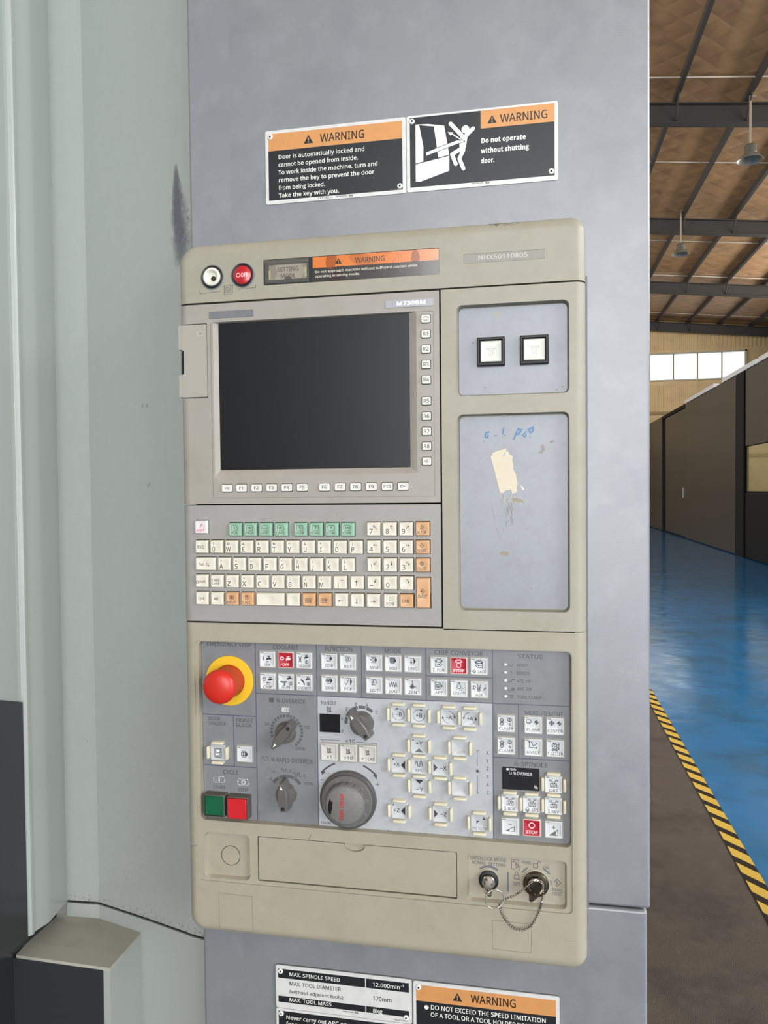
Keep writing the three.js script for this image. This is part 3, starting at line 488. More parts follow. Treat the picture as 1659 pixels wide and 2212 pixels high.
{
  const [c, g] = canvas(512, 384); g.fillStyle = '#080a0e'; g.fillRect(0, 0, 512, 384); specks(g, 0, 0, 512, 384, 90, 33, '#5a5f66', 0.9);
  { const r = rng(8); for (let i = 0; i < 14; i++) { const x = 512 * r(), y = 100 + 280 * r(); line(g, [[x, y], [x + 30 * (r() - 0.5), y + 14 * (r() - 0.5)]], 0.5, 'rgba(120,125,130,.25)'); } }
  P1('screen', planarUV(box(-0.2, -0.2, 40, 211.4, 160, 41.4), 0, 0, 211.2, 160), phys({ map: tex(c), roughness: 0.38, specularIntensity: 0.55, clearcoat: 0.22, clearcoatRoughness: 0.26, bumpMap: rep(grain, 3), bumpScale: 0.00002 }));
  // port cover with its hinge lip
  const pc = P1('port_cover', merge([rrBox(-41.5, 80.4, -12.6, 159.6, 40, 45.6, 1), box(-46.5, 80.4, 30, -40.5, 105, 45.4, 0.8), box(-46.5, 132.6, 30, -40.5, 159.6, 45.4, 0.8)]), flat('#a29e94', 0.42)); H_UV(pc.geometry);
  part('latch', box(-45, 107, 28, -40.6, 130.6, 43, 0.6), flat('#8d8a82', 0.4), pc); part('latch_gap', box(-42.2, 106, 40, -39.6, 131.6, 45.8), M.seam, pc);
  const [c4, g4] = canvas(96, 64); g4.fillStyle = '#aeaaa0'; g4.fillRect(0, 0, 96, 64); ico(g4, 'M2 12H21M18 9L22 12L18 15M5 12L9 7H13M8 12L12 17H15', 48, 32, 76, 's', 1.6, '#55524c');
  part('port_mark', planarUV(box(-24, 147, 45.5, -16.5, 152, 45.66), -24, 147, 7.5, 5), std({ map: tex(c4), roughness: 0.5 }), pc);
  // two name plates
  const [c2, g2] = canvas(400, 64); g2.fillStyle = '#77787c'; g2.fillRect(0, 0, 400, 64); { const r = rng(4); for (let i = 0; i < 60; i++) { const x = 60 + 290 * r(), y = 12 + 40 * r(); line(g2, [[x, y], [x + 10 - 20 * r(), y + 24 * (r() - 0.5)]], 1.6, 'rgba(150,150,158,' + 0.4 * r() + ')'); } }
  P1('name_plate', planarUV(rrBox(0, 0, 50.6, 7.5, 44.8, 45.7, 0.5), 0, 0, 50.6, 7.5), std({ map: tex(c2), roughness: 0.4, metalness: 0.2 }), [-9, 165.3, 0]).userData.label = 'scuffed plate with its print worn off';
  const [c3, g3] = canvas(400, 64); g3.fillStyle = '#97979f'; g3.fillRect(0, 0, 400, 64); T(g3, 'M730BM', 215, 47, 33, 250, 'center', '#f6f6f4', true);
  P1('name_plate', planarUV(rrBox(0, 0, 50.4, 7.6, 44.8, 45.7, 0.5), 0, 0, 50.4, 7.6), std({ map: tex(c3), roughness: 0.35, metalness: 0.2 }), [187.3, 165.9, 0]);
}
// soft keys: one atlas, one mesh each
{
  const S = 128, COLS = 6, [c, g] = canvas(S * COLS, S * 4); g.fillStyle = '#dbdad3'; g.fillRect(0, 0, c.width, c.height); const ink = '#4a4a48';
  softKeys.forEach((k, i) => {
    const x = (i % COLS) * S + S / 2, y = Math.floor(i / COLS) * S + S / 2;
    if (k.id === 'cyc') { g.strokeStyle = ink; g.lineWidth = 8; g.beginPath(); g.arc(x, y, 30, 0.3, 2.5); g.stroke(); g.beginPath(); g.arc(x, y, 30, 3.5, 5.7); g.stroke(); ico(g, 'M3 10L10 3L12 13Z', x - 28, y + 22, 44, 'f', 1, ink); ico(g, 'M21 14L14 21L12 11Z', x + 28, y - 22, 44, 'f', 1, ink); }
    else if (k.id === '<<') ico(g, 'M12 3L4 12L12 21M20 3L12 12L20 21', x, y, 76, 's', 2.4, ink);
    else if (k.id === '<') ico(g, 'M20 6V18L4 12Z', x, y, 76, 's', 2, ink);
    else if (k.id === '>') ico(g, 'M4 6V18L20 12Z', x, y, 76, 's', 2, ink);
    else if (k.id[0] === 'R') T(g, k.id, x, y + 29, 58, 88, 'center', ink);
    else T(g, k.id, x, y + 27, 54, k.id.length > 2 ? 92 : 66, 'center', ink);
  });
  const mat = std({ map: tex(c), roughness: 0.42 });
  softKeys.forEach((k, i) => {
    const a = k.w / 2, b = k.h / 2;
    const geo = loft([[rr(a, b, 1.2, 3), 39], [rr(a - 0.1, b - 0.1, 1.2, 3), 46.6], [rr(a - 0.6, b - 0.6, 1, 3), 47.1], [rr(a - 1.6, b - 1.6, 0.8, 3), 46.95]], true, false, 0.5);
    planarUV(geo, -a - (i % COLS) * k.w, -b - (3 - Math.floor(i / COLS)) * k.h, k.w * COLS, k.h * 4);
    part('soft_key', geo, mat, screenHousing, [k.x, k.y, 0]);
  });
}

// --- keyboard housing
const keys = [];
{
  const W = 14.7, P = 17.45, add = (x, y, id, o = {}) => keys.push({ x, y, id, w: W, h: 14.4, c: 'w', ...o });
  const A = (x, y, list) => list.forEach(([b, t], i) => add(x + P * i, y, b, { t, kind: 'alpha' }));
  add(-28.9, -55.7, 'RESET', { c: 'p', ic: 'M8 19L17 5M12 19L21 5' });
  [['POS', 'M12 6V18M6 12H18M15 9'], ['PROG', 'M4 9H10L13 12L10 15H4M13 7L18 12L13 17M9 7L10 8'], ['OFFSET', 'M3 10V15H21M21 12V15'], ['CAPS', 'M4 12H19M14 8L19 12L14 16M4 9H13M4 15H13'], ['SYSTEM', 'M7 6H13L18 12L13 18L9 18M9 9L6 12'], ['MESSAGE', '?'], ['SETTING', '•'], ['NETWORK', 'M3 9H8V15H3ZM16 9H21V15H16ZM8 12H16']].forEach(([s, d], i) => add([10.6, 28.1, 45.6, 63.1, 84.9, 102.3, 119.7, 136.9][i], -58.3, s, { c: 'g', ic: d, kind: 'screen' }));
  add(-28.9, -77.3, 'ESC', { kind: 'word' }); A(-11.4, -77.2, [['Q', '!'], ['W', '@'], ['E', '#'], ['R', '$'], ['T', '%'], ['Y', '^'], ['U', '&'], ['I', '*'], ['O', '('], ['P', ')']]);
  add(-29, -96.3, 'Tab', { w: 23.6, kind: 'tab' }); A(-2.7, -96.2, [['A', '?'], ['S', '<'], ['D', '>'], ['F', "'"], ['G', '"'], ['H', '['], ['J', ']'], ['K', '{'], ['L', '}']]);
  add(-29.3, -115.2, 'Shift', { kind: 'shift' }); add(-11.5, -115.2, 'Caps', { kind: 'caps' }); A(6.1, -115.1, [['Z', ','], ['X', '='], ['C', '+'], ['V', '~'], ['B', ':'], ['N', '/'], ['M', '\\']]);
  add(128.2, -114.8, 'bar', { kind: 'bar' }); add(146.5, -114.7, 'M12 21V3M8 8L12 3L16 8', { kind: 'arrow' });
  add(-29.3, -134.4, 'Ctrl', { kind: 'word' }); add(-11.7, -134.4, 'Alt', { kind: 'word' });
  add(5.9, -134.3, 'HELP', { c: 'o', ic: 'M5 4Q2 4 2 8V16Q2 20 5 20H19Q22 20 22 16V8Q22 4 19 4ZM7 8H11V16H7ZM13 8H17V16H13Z' }); add(23.6, -134.2, 'CALC', { c: 'o', ic: 'M6 2H18V22H6ZM8 5H16V8H8ZM9 12H10M12 12H13M15 12H16M9 15H10M12 15H13M15 15H16M9 18H10M12 18H13M15 18H16' });
  add(41, -134.2, '', { w: 32, kind: 'blank' }); add(75.8, -134, '', { kind: 'blank' });
  add(93.3, -133.9, 'M5 5Q2 5 2 8V16Q2 19 5 19H19Q22 19 22 16V8Q22 5 19 5ZM5 9H11M5 12H11M5 15H11M13 15L16.5 9L20 15Z', { c: 'o', kind: 'arrow', fat: 1 }); add(110.8, -133.8, 'M5 5Q2 5 2 8V16Q2 19 5 19H19Q22 19 22 16V8Q22 5 19 5ZM5 9H11M5 12H11M5 15H11M13 9L16.5 15L20 9Z', { c: 'o', kind: 'arrow', fat: 1 });
  [['M21 12H3M8 8L3 12L8 16', 129.2], ['M12 3V21M8 16L12 21L16 16', 146.6], ['M3 12H21M16 8L21 12L16 16', 163.9]].forEach(([d, x]) => add(x, -133.7, d, { kind: 'arrow' }));
  const D = [['7', 'M20 20L5 5M5 12V5H12'], ['8', 'M12 21V4M8 9L12 3L16 9'], ['9', 'M4 20L19 5M12 5H19V12'], ['4', 'M21 12H4M9 8L3 12L9 16'], ['5', ''], ['6', 'M3 12H20M15 8L21 12L15 16'], ['1', 'M20 4L5 19M5 12V19H12'], ['2', 'M12 3V20M8 15L12 21L16 15'], ['3', 'M4 4L19 19M12 19H19V12'], ['—', 'M18 3Q10 4 9 18M5 14L9 20L13 14'], ['0', ''], ['.', 'M6 3Q14 5 15 18M11 14L15 20L19 14']];
  D.forEach(([s, d], i) => add([164.9, 182.25, 199.55][i % 3], [-58, -76.8, -95.7, -114.6][Math.floor(i / 3)], s, { kind: 'num', ic: d }));
  [['ALTER', 'M12 2L21 12L12 22M12 2L9 6M12 22L4 13M8 7L13 10L8 15L14 16'], ['INSERT', 'M12 2L21 12L12 22L8 17M12 2L8 7M3 12H10M7 9L10 12L7 15M12 9V9.6M12 15V15.6'], ['DELETE', 'M12 2L21 12L12 22L3 12ZM10 6L17 14M7 8L14 17M5 12L10 18']].forEach(([s, d], i) => add(217, [-57.8, -76.7, -95.6][i], s, { c: 'o', ic: d }));
  add(217.3, -116, 'INPUT', { c: 'o', h: 31.9, ic: 'M12 2L21 12L12 22L8 17M12 2L8 7M2 12H11M8 9L11 12L8 15Z', kind: 'input' });
  add(182.3, -133.4, 'EOB', { kind: 'eob' }); add(199.6, -133.3, 'CAN', { c: 'o', kind: 'word' });
}
let kg = cut(moduleBox(-60, -167.2, 243.4, -39.2), merge(keys.map((k) => rrBox(k.x - 0.3, k.y - k.h - 0.3, k.x + k.w + 0.9, k.y + 0.9, 38, 60, 0.6, 0, 0, 2))));
const keyHousing = P1('keyboard_housing', finish(kg), housing);
{
  const S = 120, COLS = 16, ROWS = 6, [c, g] = canvas(S * COLS, S * ROWS), fill = { w: '#dcd8c8', p: '#dfd9d8', g: '#8fb9a0', o: '#d2a478' }, mats = {};
  let col = 0; const cell = () => col++;
  const mat = std({ map: tex(c), roughness: 0.4 });
  keys.forEach((k) => {
    const cw = k.w > 15 ? 2 : 1, ch = k.h > 15 ? 2 : 1; if (cw === 2 && col % COLS === COLS - 1) col++;
    let n; if (ch === 2) n = 5 * COLS - 1; else { n = cell(); if (cw === 2) col++; }
    const x0 = (n % COLS) * S, y0 = Math.floor(n / COLS) * S, w = S * cw, h = S * ch, cx = x0 + w / 2, cy = y0 + h / 2, ink = '#33322f', s = S;
    g.fillStyle = fill[k.c]; g.fillRect(x0, y0, w, h); g.fillStyle = 'rgba(120,110,80,.05)'; g.beginPath(); g.arc(cx, cy, s * 0.36, 0, 7); g.fill();
    if (k.kind === 'alpha') { T(g, k.id, x0 + s * 0.28, y0 + s * 0.84, s * 0.35, k.id === 'I' || k.id === 'J' ? 0 : k.id === 'W' || k.id === 'M' ? s * 0.36 : s * 0.27, 'center', ink); T(g, k.t, x0 + s * 0.27, y0 + s * 0.36, s * 0.2, 0, 'center', ink); }
    else if (k.kind === 'word') T(g, k.id, x0 + s * 0.44, y0 + s * 0.62, s * 0.22, s * (k.id.length > 3 ? 0.46 : k.id === 'Alt' ? 0.36 : 0.54), 'center', ink);
    else if (k.kind === 'tab') { T(g, 'Tab', x0 + w * 0.32, y0 + s * 0.62, s * 0.21, w * 0.28, 'center', ink); ico(g, 'M3 8V14M4 11H21M4 11L8 8M4 11L8 14M3 19H20M20 19L16 16M20 19L16 22M21 16V22', x0 + w * 0.62, y0 + s * 0.5, s * 0.4, 's', 1.5, ink); }
    else if (k.kind === 'shift') { ico(g, 'M8 12V22H15V12H19L12 4L4 12Z', x0 + s * 0.17, y0 + s * 0.55, s * 0.36, 's', 1.8, ink); T(g, 'Shift', x0 + s * 0.55, y0 + s * 0.64, s * 0.2, s * 0.52, 'center', ink); }
    else if (k.kind === 'caps') { T(g, 'Caps', x0 + s * 0.4, y0 + s * 0.5, s * 0.2, s * 0.62, 'center', ink); T(g, 'Lock', x0 + s * 0.42, y0 + s * 0.77, s * 0.2, s * 0.6, 'center', ink); }
    else if (k.kind === 'num') { T(g, k.id, x0 + s * 0.34, y0 + s * 0.82, s * 0.35, s * (k.id === '.' ? 0.06 : k.id === '1' ? 0.14 : 0.27), 'center', ink); if (k.ic) ico(g, k.ic, x0 + s * 0.62, y0 + s * 0.36, s * 0.36, 's', 2.2, ink); }
    else if (k.kind === 'arrow') ico(g, k.id, x0 + s * 0.46, y0 + s * 0.55, s * 0.5, 's', k.fat ? 1.7 : 1.8, ink);
    else if (k.kind === 'bar') { T(g, '|', x0 + s * 0.36, y0 + s * 0.78, s * 0.26, 0, 'center', ink); T(g, '-', x0 + s * 0.64, y0 + s * 0.44, s * 0.3, 0, 'center', ink); }
    else if (k.kind === 'eob') { T(g, ';', x0 + s * 0.48, y0 + s * 0.46, s * 0.26, 0, 'center', ink); T(g, 'EOB', x0 + s * 0.5, y0 + s * 0.84, s * 0.22, s * 0.6, 'center', ink); }
    else if (k.kind !== 'blank') {
      const col2 = k.c === 'p' ? '#b83a52' : '#35332d', yb = k.kind === 'input' ? y0 + h * 0.66 : y0 + s * 0.86, yi = k.kind === 'input' ? y0 + h * 0.44 : y0 + s * 0.38;
      T(g, k.id, cx - s * 0.04, yb, s * 0.22, s * Math.min(0.66, 0.15 * k.id.length + 0.08), 'center', col2);
      if (k.kind === 'screen') { g.strokeStyle = col2; g.lineWidth = 3.4; rrPath(g, cx - s * 0.28, yi - s * 0.19, s * 0.48, s * 0.38, s * 0.1); g.stroke(); }
      if (k.ic.length === 1) T(g, k.ic, cx - s * 0.04, yi + s * 0.1, s * 0.22, 0, 'center', col2, true);
      else ico(g, k.ic, cx - s * 0.04, yi, s * (k.kind === 'screen' ? 0.36 : 0.4), 's', k.kind === 'screen' ? 2.1 : 1.8, col2);
    }
    const a = k.w / 2, b = k.h / 2, rd = Math.min(a, b) - 2.1, ru = rr(a - 1.3, b - 1.2, 0.8, 3);
    const geo = loft([[rr(a, b, 0.7, 3), 39], [rr(a, b, 0.7, 3), 46.2], [rr(a - 0.8, b - 0.7, 0.9, 3), 48.4], [ru, 48.75], [circlePts(rd, 3), 48.7], [circlePts(rd * 0.66, 3), 48.35], [circlePts(rd * 0.3, 3), 48.15]], true, false, 0.45);
    const px = k.w / cw, py = k.h / ch;
    planarUV(geo, -a - (x0 / S) * px, -b - (ROWS - ch - y0 / S) * py, px * COLS, py * ROWS);
    part('key', geo, mat, keyHousing, [k.x + a, k.y - b, 0]);
  });
}

// --- side housing with its two grey plates
const sideHousing = P1('side_housing', finish(cut(moduleBox(245.2, -170.2, 410, 181.6), merge([rrBox(261.2, 71.4, 374.2, 164.6, 35.5, 45.03, 6, 1, 1.6), rrBox(261, -149.9, 374, 52.9, 35.5, 45.03, 6, 1, 1.6)]))), housing);
{
  const k = 6, plate = (w, h, draw) => { const [c, g] = canvas(w * k, h * k); g.fillStyle = '#868a91'; g.fillRect(0, 0, w * k, h * k); mottle(g, w * k, h * k, 160, 0.16, w + h, '104,100,104'); mottle(g, w * k, h * k, 60, 0.07, w, '190,194,200'); specks(g, 0, 0, w * k, h * k, 26, 91, '#5a564f', 2.5); g.scale(k, k); draw(g, w, h); return phys({ map: tex(c), roughness: 0.4, metalness: 0.12, clearcoat: 0.3, clearcoatRoughness: 0.22, bumpMap: rep(peel, 2.2, 2.2 * h / w), bumpScale: 0.0001 }); };
  const p1 = P1('cover_plate', planarUV(rrBox(0, 0, 109.4, 89.2, 34.5, 37, 4.5), 0, 0, 109.4, 89.2), plate(109.4, 89.2, (g) => { g.fillStyle = 'rgba(150,140,110,.6)'; g.beginPath(); g.moveTo(36, 5); g.lineTo(44, 5.4); g.lineTo(40, 12); g.fill(); for (const [x, y] of [[14, 36], [26, 82], [104, 84], [98, 87]]) line(g, [[x, y], [x + 1.6, y - 0.9]], 0.7, '#4d4a48'); }), [262.9, 73.4, 0]);
  for (const x of [296, 339.6]) {
    const b = P1('push_button', loft([[rr(14.2, 14.6, 0.8), 36.5], [rr(14.2, 14.6, 0.8), 41.5], [rr(13.4, 13.8, 0.8), 42.6], [rr(11.8, 12.2, 0.5), 42.6], [rr(11.2, 11.6, 0.5), 39.4]], true, false), M.black, [x, 116.9, 0]);
    const [c, g] = canvas(192, 192); g.fillStyle = '#dfe2d6'; g.fillRect(0, 0, 192, 192); ico(g, 'M3 7H21V9H3ZM7 9L9 11V12H15V11L17 9M8 12H16V21H8ZM10 20L14 14', 96, 92, 110, 's', 0.7, 'rgba(120,124,112,.7)');
    const geo = loft([[rr(10.4, 10.6, 0.8), 39], [rr(10.4, 10.6, 0.8), 41.6], [rr(9.8, 10, 0.8), 42.2], [rr(8.4, 8.6, 1.5), 41.9]], true, false); planarUV(geo, -10.4, -10.6, 20.8, 21.2);
    part('button_cap', geo, phys({ map: tex(c), roughness: 0.3, transmission: 0.1, thickness: 0 }), b);
  }
  P1('cover_plate', planarUV(rrBox(0, 0, 109.4, 198.6, 34.5, 37, 4.5), 0, 0, 109.4, 198.6), plate(109.4, 198.6, (g) => {
    const X = (x) => (x - 226) / 9.0, Y = (y) => (y - 150) / 8.95;       // from the close look at the plate
    const poly = (pts, col) => { g.fillStyle = col; g.beginPath(); pts.forEach(([x, y], i) => i ? g.lineTo(X(x), Y(y)) : g.moveTo(X(x), Y(y))); g.closePath(); g.fill(); };
    g.lineCap = 'round'; const blue = 'rgba(28,92,142,.88)'; for (const [pts, w] of [[[[500, 292], [468, 300], [464, 340], [488, 345], [490, 322]], 1.6], [[[545, 330], [570, 328]], 1], [[[632, 266], [626, 312]], 1.7], [[[640, 326], [648, 330]], 1], [[[764, 272], [740, 330], [725, 365]], 1.7], [[[764, 274], [795, 280], [770, 318], [752, 318]], 2.2], [[[842, 296], [808, 330], [825, 348], [840, 324]], 1.5], [[[858, 278], [900, 262], [902, 290], [878, 308], [862, 285]], 2], [[[868, 350], [882, 352]], 0.8], [[[452, 372], [454, 384]], 0.7]]) line(g, pts.map(([x, y]) => [X(x), Y(y)]), w, blue);
    const torn = [[511, 515], [526, 512], [530, 484], [570, 470], [660, 446], [655, 468], [680, 480], [683, 500], [716, 520], [712, 560], [722, 600], [720, 640], [745, 690], [748, 715], [760, 770], [752, 800], [756, 840], [745, 856], [706, 866], [700, 826], [645, 838], [625, 860], [598, 858], [560, 700]];
    poly(torn.map(([x, y]) => [x - 3, y - 2]), '#6e6656'); poly(torn, '#bfb69c'); poly([[622, 520], [640, 482], [658, 474], [640, 520]], '#9aa0a6'); poly([[786, 795], [800, 790], [820, 830], [808, 836]], '#cbc6b2');
    const r = rng(2); for (let i = 0; i < 120; i++) { const x = 600 + 230 * r(), y = 870 + 70 * r(); line(g, [[X(x), Y(y)], [X(x + 14), Y(y + 22)]], 0.35, r() > 0.4 ? 'rgba(116,104,80,.7)' : 'rgba(170,172,172,.6)'); }
    poly([[690, 905], [760, 910], [830, 945], [780, 940], [730, 935]], '#7d725a'); for (let i = 0; i < 34; i++) { const x = 640 + 70 * r(), y = 940 + 190 * r(); line(g, [[X(x), Y(y)], [X(x + 12), Y(y + 50)]], 0.28, 'rgba(90,80,74,.75)'); } for (const [a, b, d, e] of [[516, 968, 550, 1106], [562, 1180, 604, 1296], [610, 1240, 630, 1180], [664, 1040, 716, 1110]]) line(g, [[X(a), Y(b)], [X(d), Y(e)]], 0.3, 'rgba(90,80,74,.7)');
    poly([[940, 495], [975, 470], [966, 425], [995, 418], [1010, 465], [985, 498], [960, 504]], '#75706d'); poly([[1045, 398], [1075, 380], [1103, 402], [1080, 398], [1068, 410]], '#6b645c'); poly([[584, 1420], [610, 1396], [665, 1402], [678, 1422], [655, 1445]], '#827a66'); poly([[868, 1730], [886, 1738], [884, 1744]], '#565248');
  }), [262.9, -147.8, 0]);
}

// --- lower housing: operation plate, tray lid, key switches
let lg = moduleBox(-60, -560, 410, -169.2);
lg = cut(lg, rrBox(-33.4, -459.4, 375.6, -189.2, 43.6, 60, 5));
lg = cut(lg, rrBox(-29.2, -391.2, 374.6, -190.2, 34, 43.65, 5, 0.5));
lg = cut(lg, merge([rrBox(-26.2, -456, 27.8, -404.8, 38.6, 43.65, 6, 1.6), rrBox(36.9, -454.9, 257.4, -404.9, 38, 43.65, 1.2), rrBox(267.8, -455.8, 369.8, -405.6, 38.2, 43.65, 5, 1.8)]));
const lower = P1('lower_housing', finish(lg), housing);
part('plug', loft([[circlePts(10.6, 9, 3.2, -431.7), 36], [circlePts(10.6, 9, 3.2, -431.7), 38.75]]), housing, lower); H_UV(lower.children[0].geometry.scale(1000, 1000, 1000)); lower.children[0].geometry.scale(MM, MM, MM);
part('plug_gap', lathe([[11.3, 38.55], [11.3, 38.68], [10.4, 38.68], [10.4, 38.55]], 40), M.seam, lower, [3.2, -431.7, 0]);
{
  const lid = P1('tray_lid', H_UV(toCreasedNormals(clean(cut(rrBox(38, -453.4, 256.7, -405.7, 38.5, 43.3, 1), loft([[circlePts(1, 9).map(([x, y]) => [146.8 + x * 11.6, -407 + Math.min(0, y) * 6.6 + (y > 0 ? y * 3 : 0)]), 40], [circlePts(1, 9).map(([x, y]) => [146.8 + x * 12.2, -407 + Math.min(0, y) * 7.2 + (y > 0 ? y * 3 : 0)]), 50]]))), 0.5)), housing);
  lid.userData.label = 'flush tray lid with a finger notch';
  P1('lid_gap', box(36.5, -455.2, 37.4, 257.8, -404.6, 38.2), M.seam);
}

// operation plate with everything printed on it
const OX = -28.4, OY = -190.6, OW = 402.2, OH = 200.2, OK = 5;
const opPlate = (() => {
  const W = Math.round(OW * OK), H = Math.round(OH * OK), [c, g] = canvas(W, H); g.scale(OK, OK); g.translate(-OX, OY);      // millimetres, y downwards: y = -Y
  g.fillStyle = '#7b7d81'; g.fillRect(OX, -OY, OW, OH); g.fillStyle = '#adb1b5'; g.fillRect(105.2, 247.8, 190.2, 150);
  const ink = '#45464b', ln = '#4a4c60', L = (x0, y0, x1, y1, w = 0.9) => line(g, [[x0, y0], [x1, y1]], w, ln);
  for (const [x, y0, y1] of [[34.8, 190, 392], [105.1, 190, 392], [155.2, 190, 247.8], [225.3, 190, 247.8], [295.3, 190, 392], [321.8, 248, 304.3], [8.1, 273.8, 331.4]]) L(x, y0, x, y1);
  for (const [y, x0, x1] of [[273.8, -30, 34.8], [247.8, 34.8, 375], [221.4, 225.3, 295.3], [331.4, -30, 34.8], [304.3, 295.3, 375]]) L(x0, y, x1, y);
  const t = (s, x, y, h, w, col = ink, al = 'center') => T(g, s, x, y, h, w, al, col);
  t('EMERGENCY STOP', 4, 196.2, 4.4, 53.5); t('COOLANT', 70, 197.8, 4.6, 29.6); t('FUNCTION', 130, 197.9, 4.5, 31.5); t('MODE', 189.5, 197.8, 4.5, 18.5); t('CHIP CONVEYOR', 260, 198, 4.5, 51); t('STATUS', 334, 199.4, 4.3, 26);
  [['MRDY', 11], ['ERROR', 13], ['ATC HP', 14.5], ['APC HP', 15], ['TOOL CLAMP', 25.4]].forEach(([s, w], i) => { const y = 208.6 + 8.28 * i; t(s, 320.4, y, 3.2, w, ink, 'left');
    ico(g, ['M17 5A8 8 0 1 1 7 5', 'M8 8Q8 3 12 3Q16 3 16 8Q16 11 12 13V16M12 20V21', 'M2 18L8 16M8 16H14V9H28V12M16 9V6H26V9M4 20A2.4 2.4 0 1 1 4 15', 'M2 20H10M14 20V10Q19 5 24 10V20ZM17 12H21V16H17ZM4 22A2.4 2.4 0 1 1 4 17', 'M3 5H21L16 9V20H8V9ZM8 9H16M10 12V18'][i], 314.6, y - 1.8, i === 2 || i === 3 ? 6 : 5, 's', 2, ink); });
  t('DOOR', -21.9, 280.8, 4, 14, ink, 'left'); t('UNLOCK', -21.9, 286, 4, 21, ink, 'left'); t('SINGLE', 10.8, 281.2, 4, 20, ink, 'left'); t('BLOCK', 10.8, 286.6, 4, 18.4, ink, 'left');
  ico(g, 'M2 4V18L4 20V5L7 4V18L9 20V5L12 4V18L14 20V5L17 4V18L19 20V5L21 4', 53.2, 254.8, 6.8, 's', 2.2, ink); t('% OVERRIDE', 75.2, 257.4, 4.8, 33.6);
  ico(g, 'M0 14Q0 5 3.5 5Q7 5 7 12Q7 19 10.5 19Q14 19 14 12Q14 5 17.5 5Q21 5 21 12Q21 19 25 19', 45, 320.4, 8, 's', 1.6, ink); t('% RAPID OVERRIDE', 75.6, 323.4, 4.8, 48.6);
  // dial scales
  const arc = (cx, cy, r, a0, a1, n, gap, w) => { for (let i = 0; i < n; i++) { const b = a0 + (a1 - a0) * i / n, e = a0 + (a1 - a0) * (i + 1) / n; g.strokeStyle = '#54565a'; g.lineWidth = w; g.beginPath(); g.arc(cx, cy, r, b + gap, e - gap); g.stroke(); } };
  const R = Math.PI / 180; arc(69.8, 289, 17.6, 156 * R, 418 * R, 21, 0.035, 3);
  g.fillStyle = '#d3d4d4'; g.fillRect(64.6, 262.4, 8.6, 4.6); t('100', 68.9, 266.4, 3.2, 8); t('50', 47.2, 283.4, 3.2, 5); t('150', 93.3, 285.2, 3.2, 6.8); t('0', 57.6, 307.4, 3.2, 2.4); t('200%', 85.2, 309, 3.2, 11.4);
  arc(69.3, 357, 18.4, 212 * R, 328 * R, 4, 0.03, 3.3);
  const wave = (x, y, s) => ico(g, 'M0 14Q0 7 3 7Q6 7 6 12Q6 18 9 18Q12 18 12 12Q12 7 15 7Q18 7 18 12Q18 18 21 18Q23 18 24 15', x, y, s, 's', 1.7, ink);
  t('0', 50.6, 344.6, 3.2, 2.6); wave(54.2, 334.6, 5.2); t('1', 59, 336.8, 3.2, 1.2); wave(67, 332, 7.4); t('2', 73.4, 334, 3.2, 2.8); wave(81.4, 336, 10); t('3', 89.4, 338.6, 3.2, 2.8); t('100%', 94, 347, 3, 11);
  // handle section
  t('HANDLE', 118.2, 257, 4.4, 17.8); const coil = (x, y, s) => { ico(g, 'M5 2Q11 6 8 12Q11 18 6 22H5ZM11 3Q14 8 12 12Q14 18 12 22M16 2Q19 8 16 12Q19 18 20 19L22 20M16 2V21M5 22L20 19', x, y, s, 's', 2, ink); };
  coil(118.6, 262.4, 7.6); arc(154.6, 275.4, 17.3, 173 * R, 315 * R, 5, 0.03, 3.4);
  [['X', 133.2, 286.6], ['Y', 132.9, 273.8], ['Z', 138.2, 262.6], ['B', 148.6, 256.9], ['A', 160.8, 257.4], ['C', 171.4, 264.6]].forEach(([s, x, y]) => t(s, x, y, 3.7, 2.6));
  line(g, [[109, 297.4], [109, 295.6], [130.2, 295.8]], 0.5, ink); line(g, [[148.4, 296.4], [171, 296.8], [171, 298.6]], 0.5, ink); t('×10', 141.8, 297.8, 3.8, 11.4);
  g.lineCap = 'butt'; g.strokeStyle = ink; g.lineWidth = 1.7; g.beginPath(); g.arc(139.6, 360, 41.5, 222 * R, 249 * R); g.stroke(); g.beginPath(); g.arc(139.6, 360, 41.5, 293 * R, 319 * R); g.stroke();
  const tri = (x, y, a, s) => { g.save(); g.translate(x, y); g.rotate(a); g.fillStyle = ink; g.beginPath(); g.moveTo(s, 0); g.lineTo(-s * 0.7, s * 0.6); g.lineTo(-s * 0.7, -s * 0.6); g.fill(); g.restore(); };
  tri(110.8, 332.4, 118 * R, 3.2); tri(169.6, 333, 62 * R, 3.2); t('—', 109.4, 341.8, 4, 3.6); t('+', 171.6, 343.6, 4.6, 4); t('E54341', 113.6, 388.6, 2.8, 12.4);
  // axis lamps and their bracket
  ['X', 'Y', 'Z', 'B', 'A', 'C'].forEach((s, i) => t(s, 289.4, 301.8 + 8.46 * i, 3.6, 2.6));
  line(g, [[281, 298.4], [278.8, 298.4], [278.8, 315.4]], 0.5, ink); line(g, [[278.8, 325], [278.8, 343.8], [281, 343.8]], 0.5, ink); g.fillStyle = ink; g.beginPath(); g.arc(278.9, 320.4, 1.6, 0, 7); g.fill(); line(g, [[277.2, 320.4], [282.4, 320.4]], 0.3, ink); line(g, [[278.9, 318], [278.9, 322.6]], 0.3, ink);
  t('MEASUREMENT', 347.4, 258, 4.3, 39); t('SPINDLE', 337.8, 312, 4.5, 27.4); ico(g, 'M8 2V8Q12 12 16 8V2M12 10V14M3 14H21V23H3ZM6 23L9 14M11 23L14 14M16 23L19 14', 319.2, 309.2, 5.6, 's', 1.5, ink);
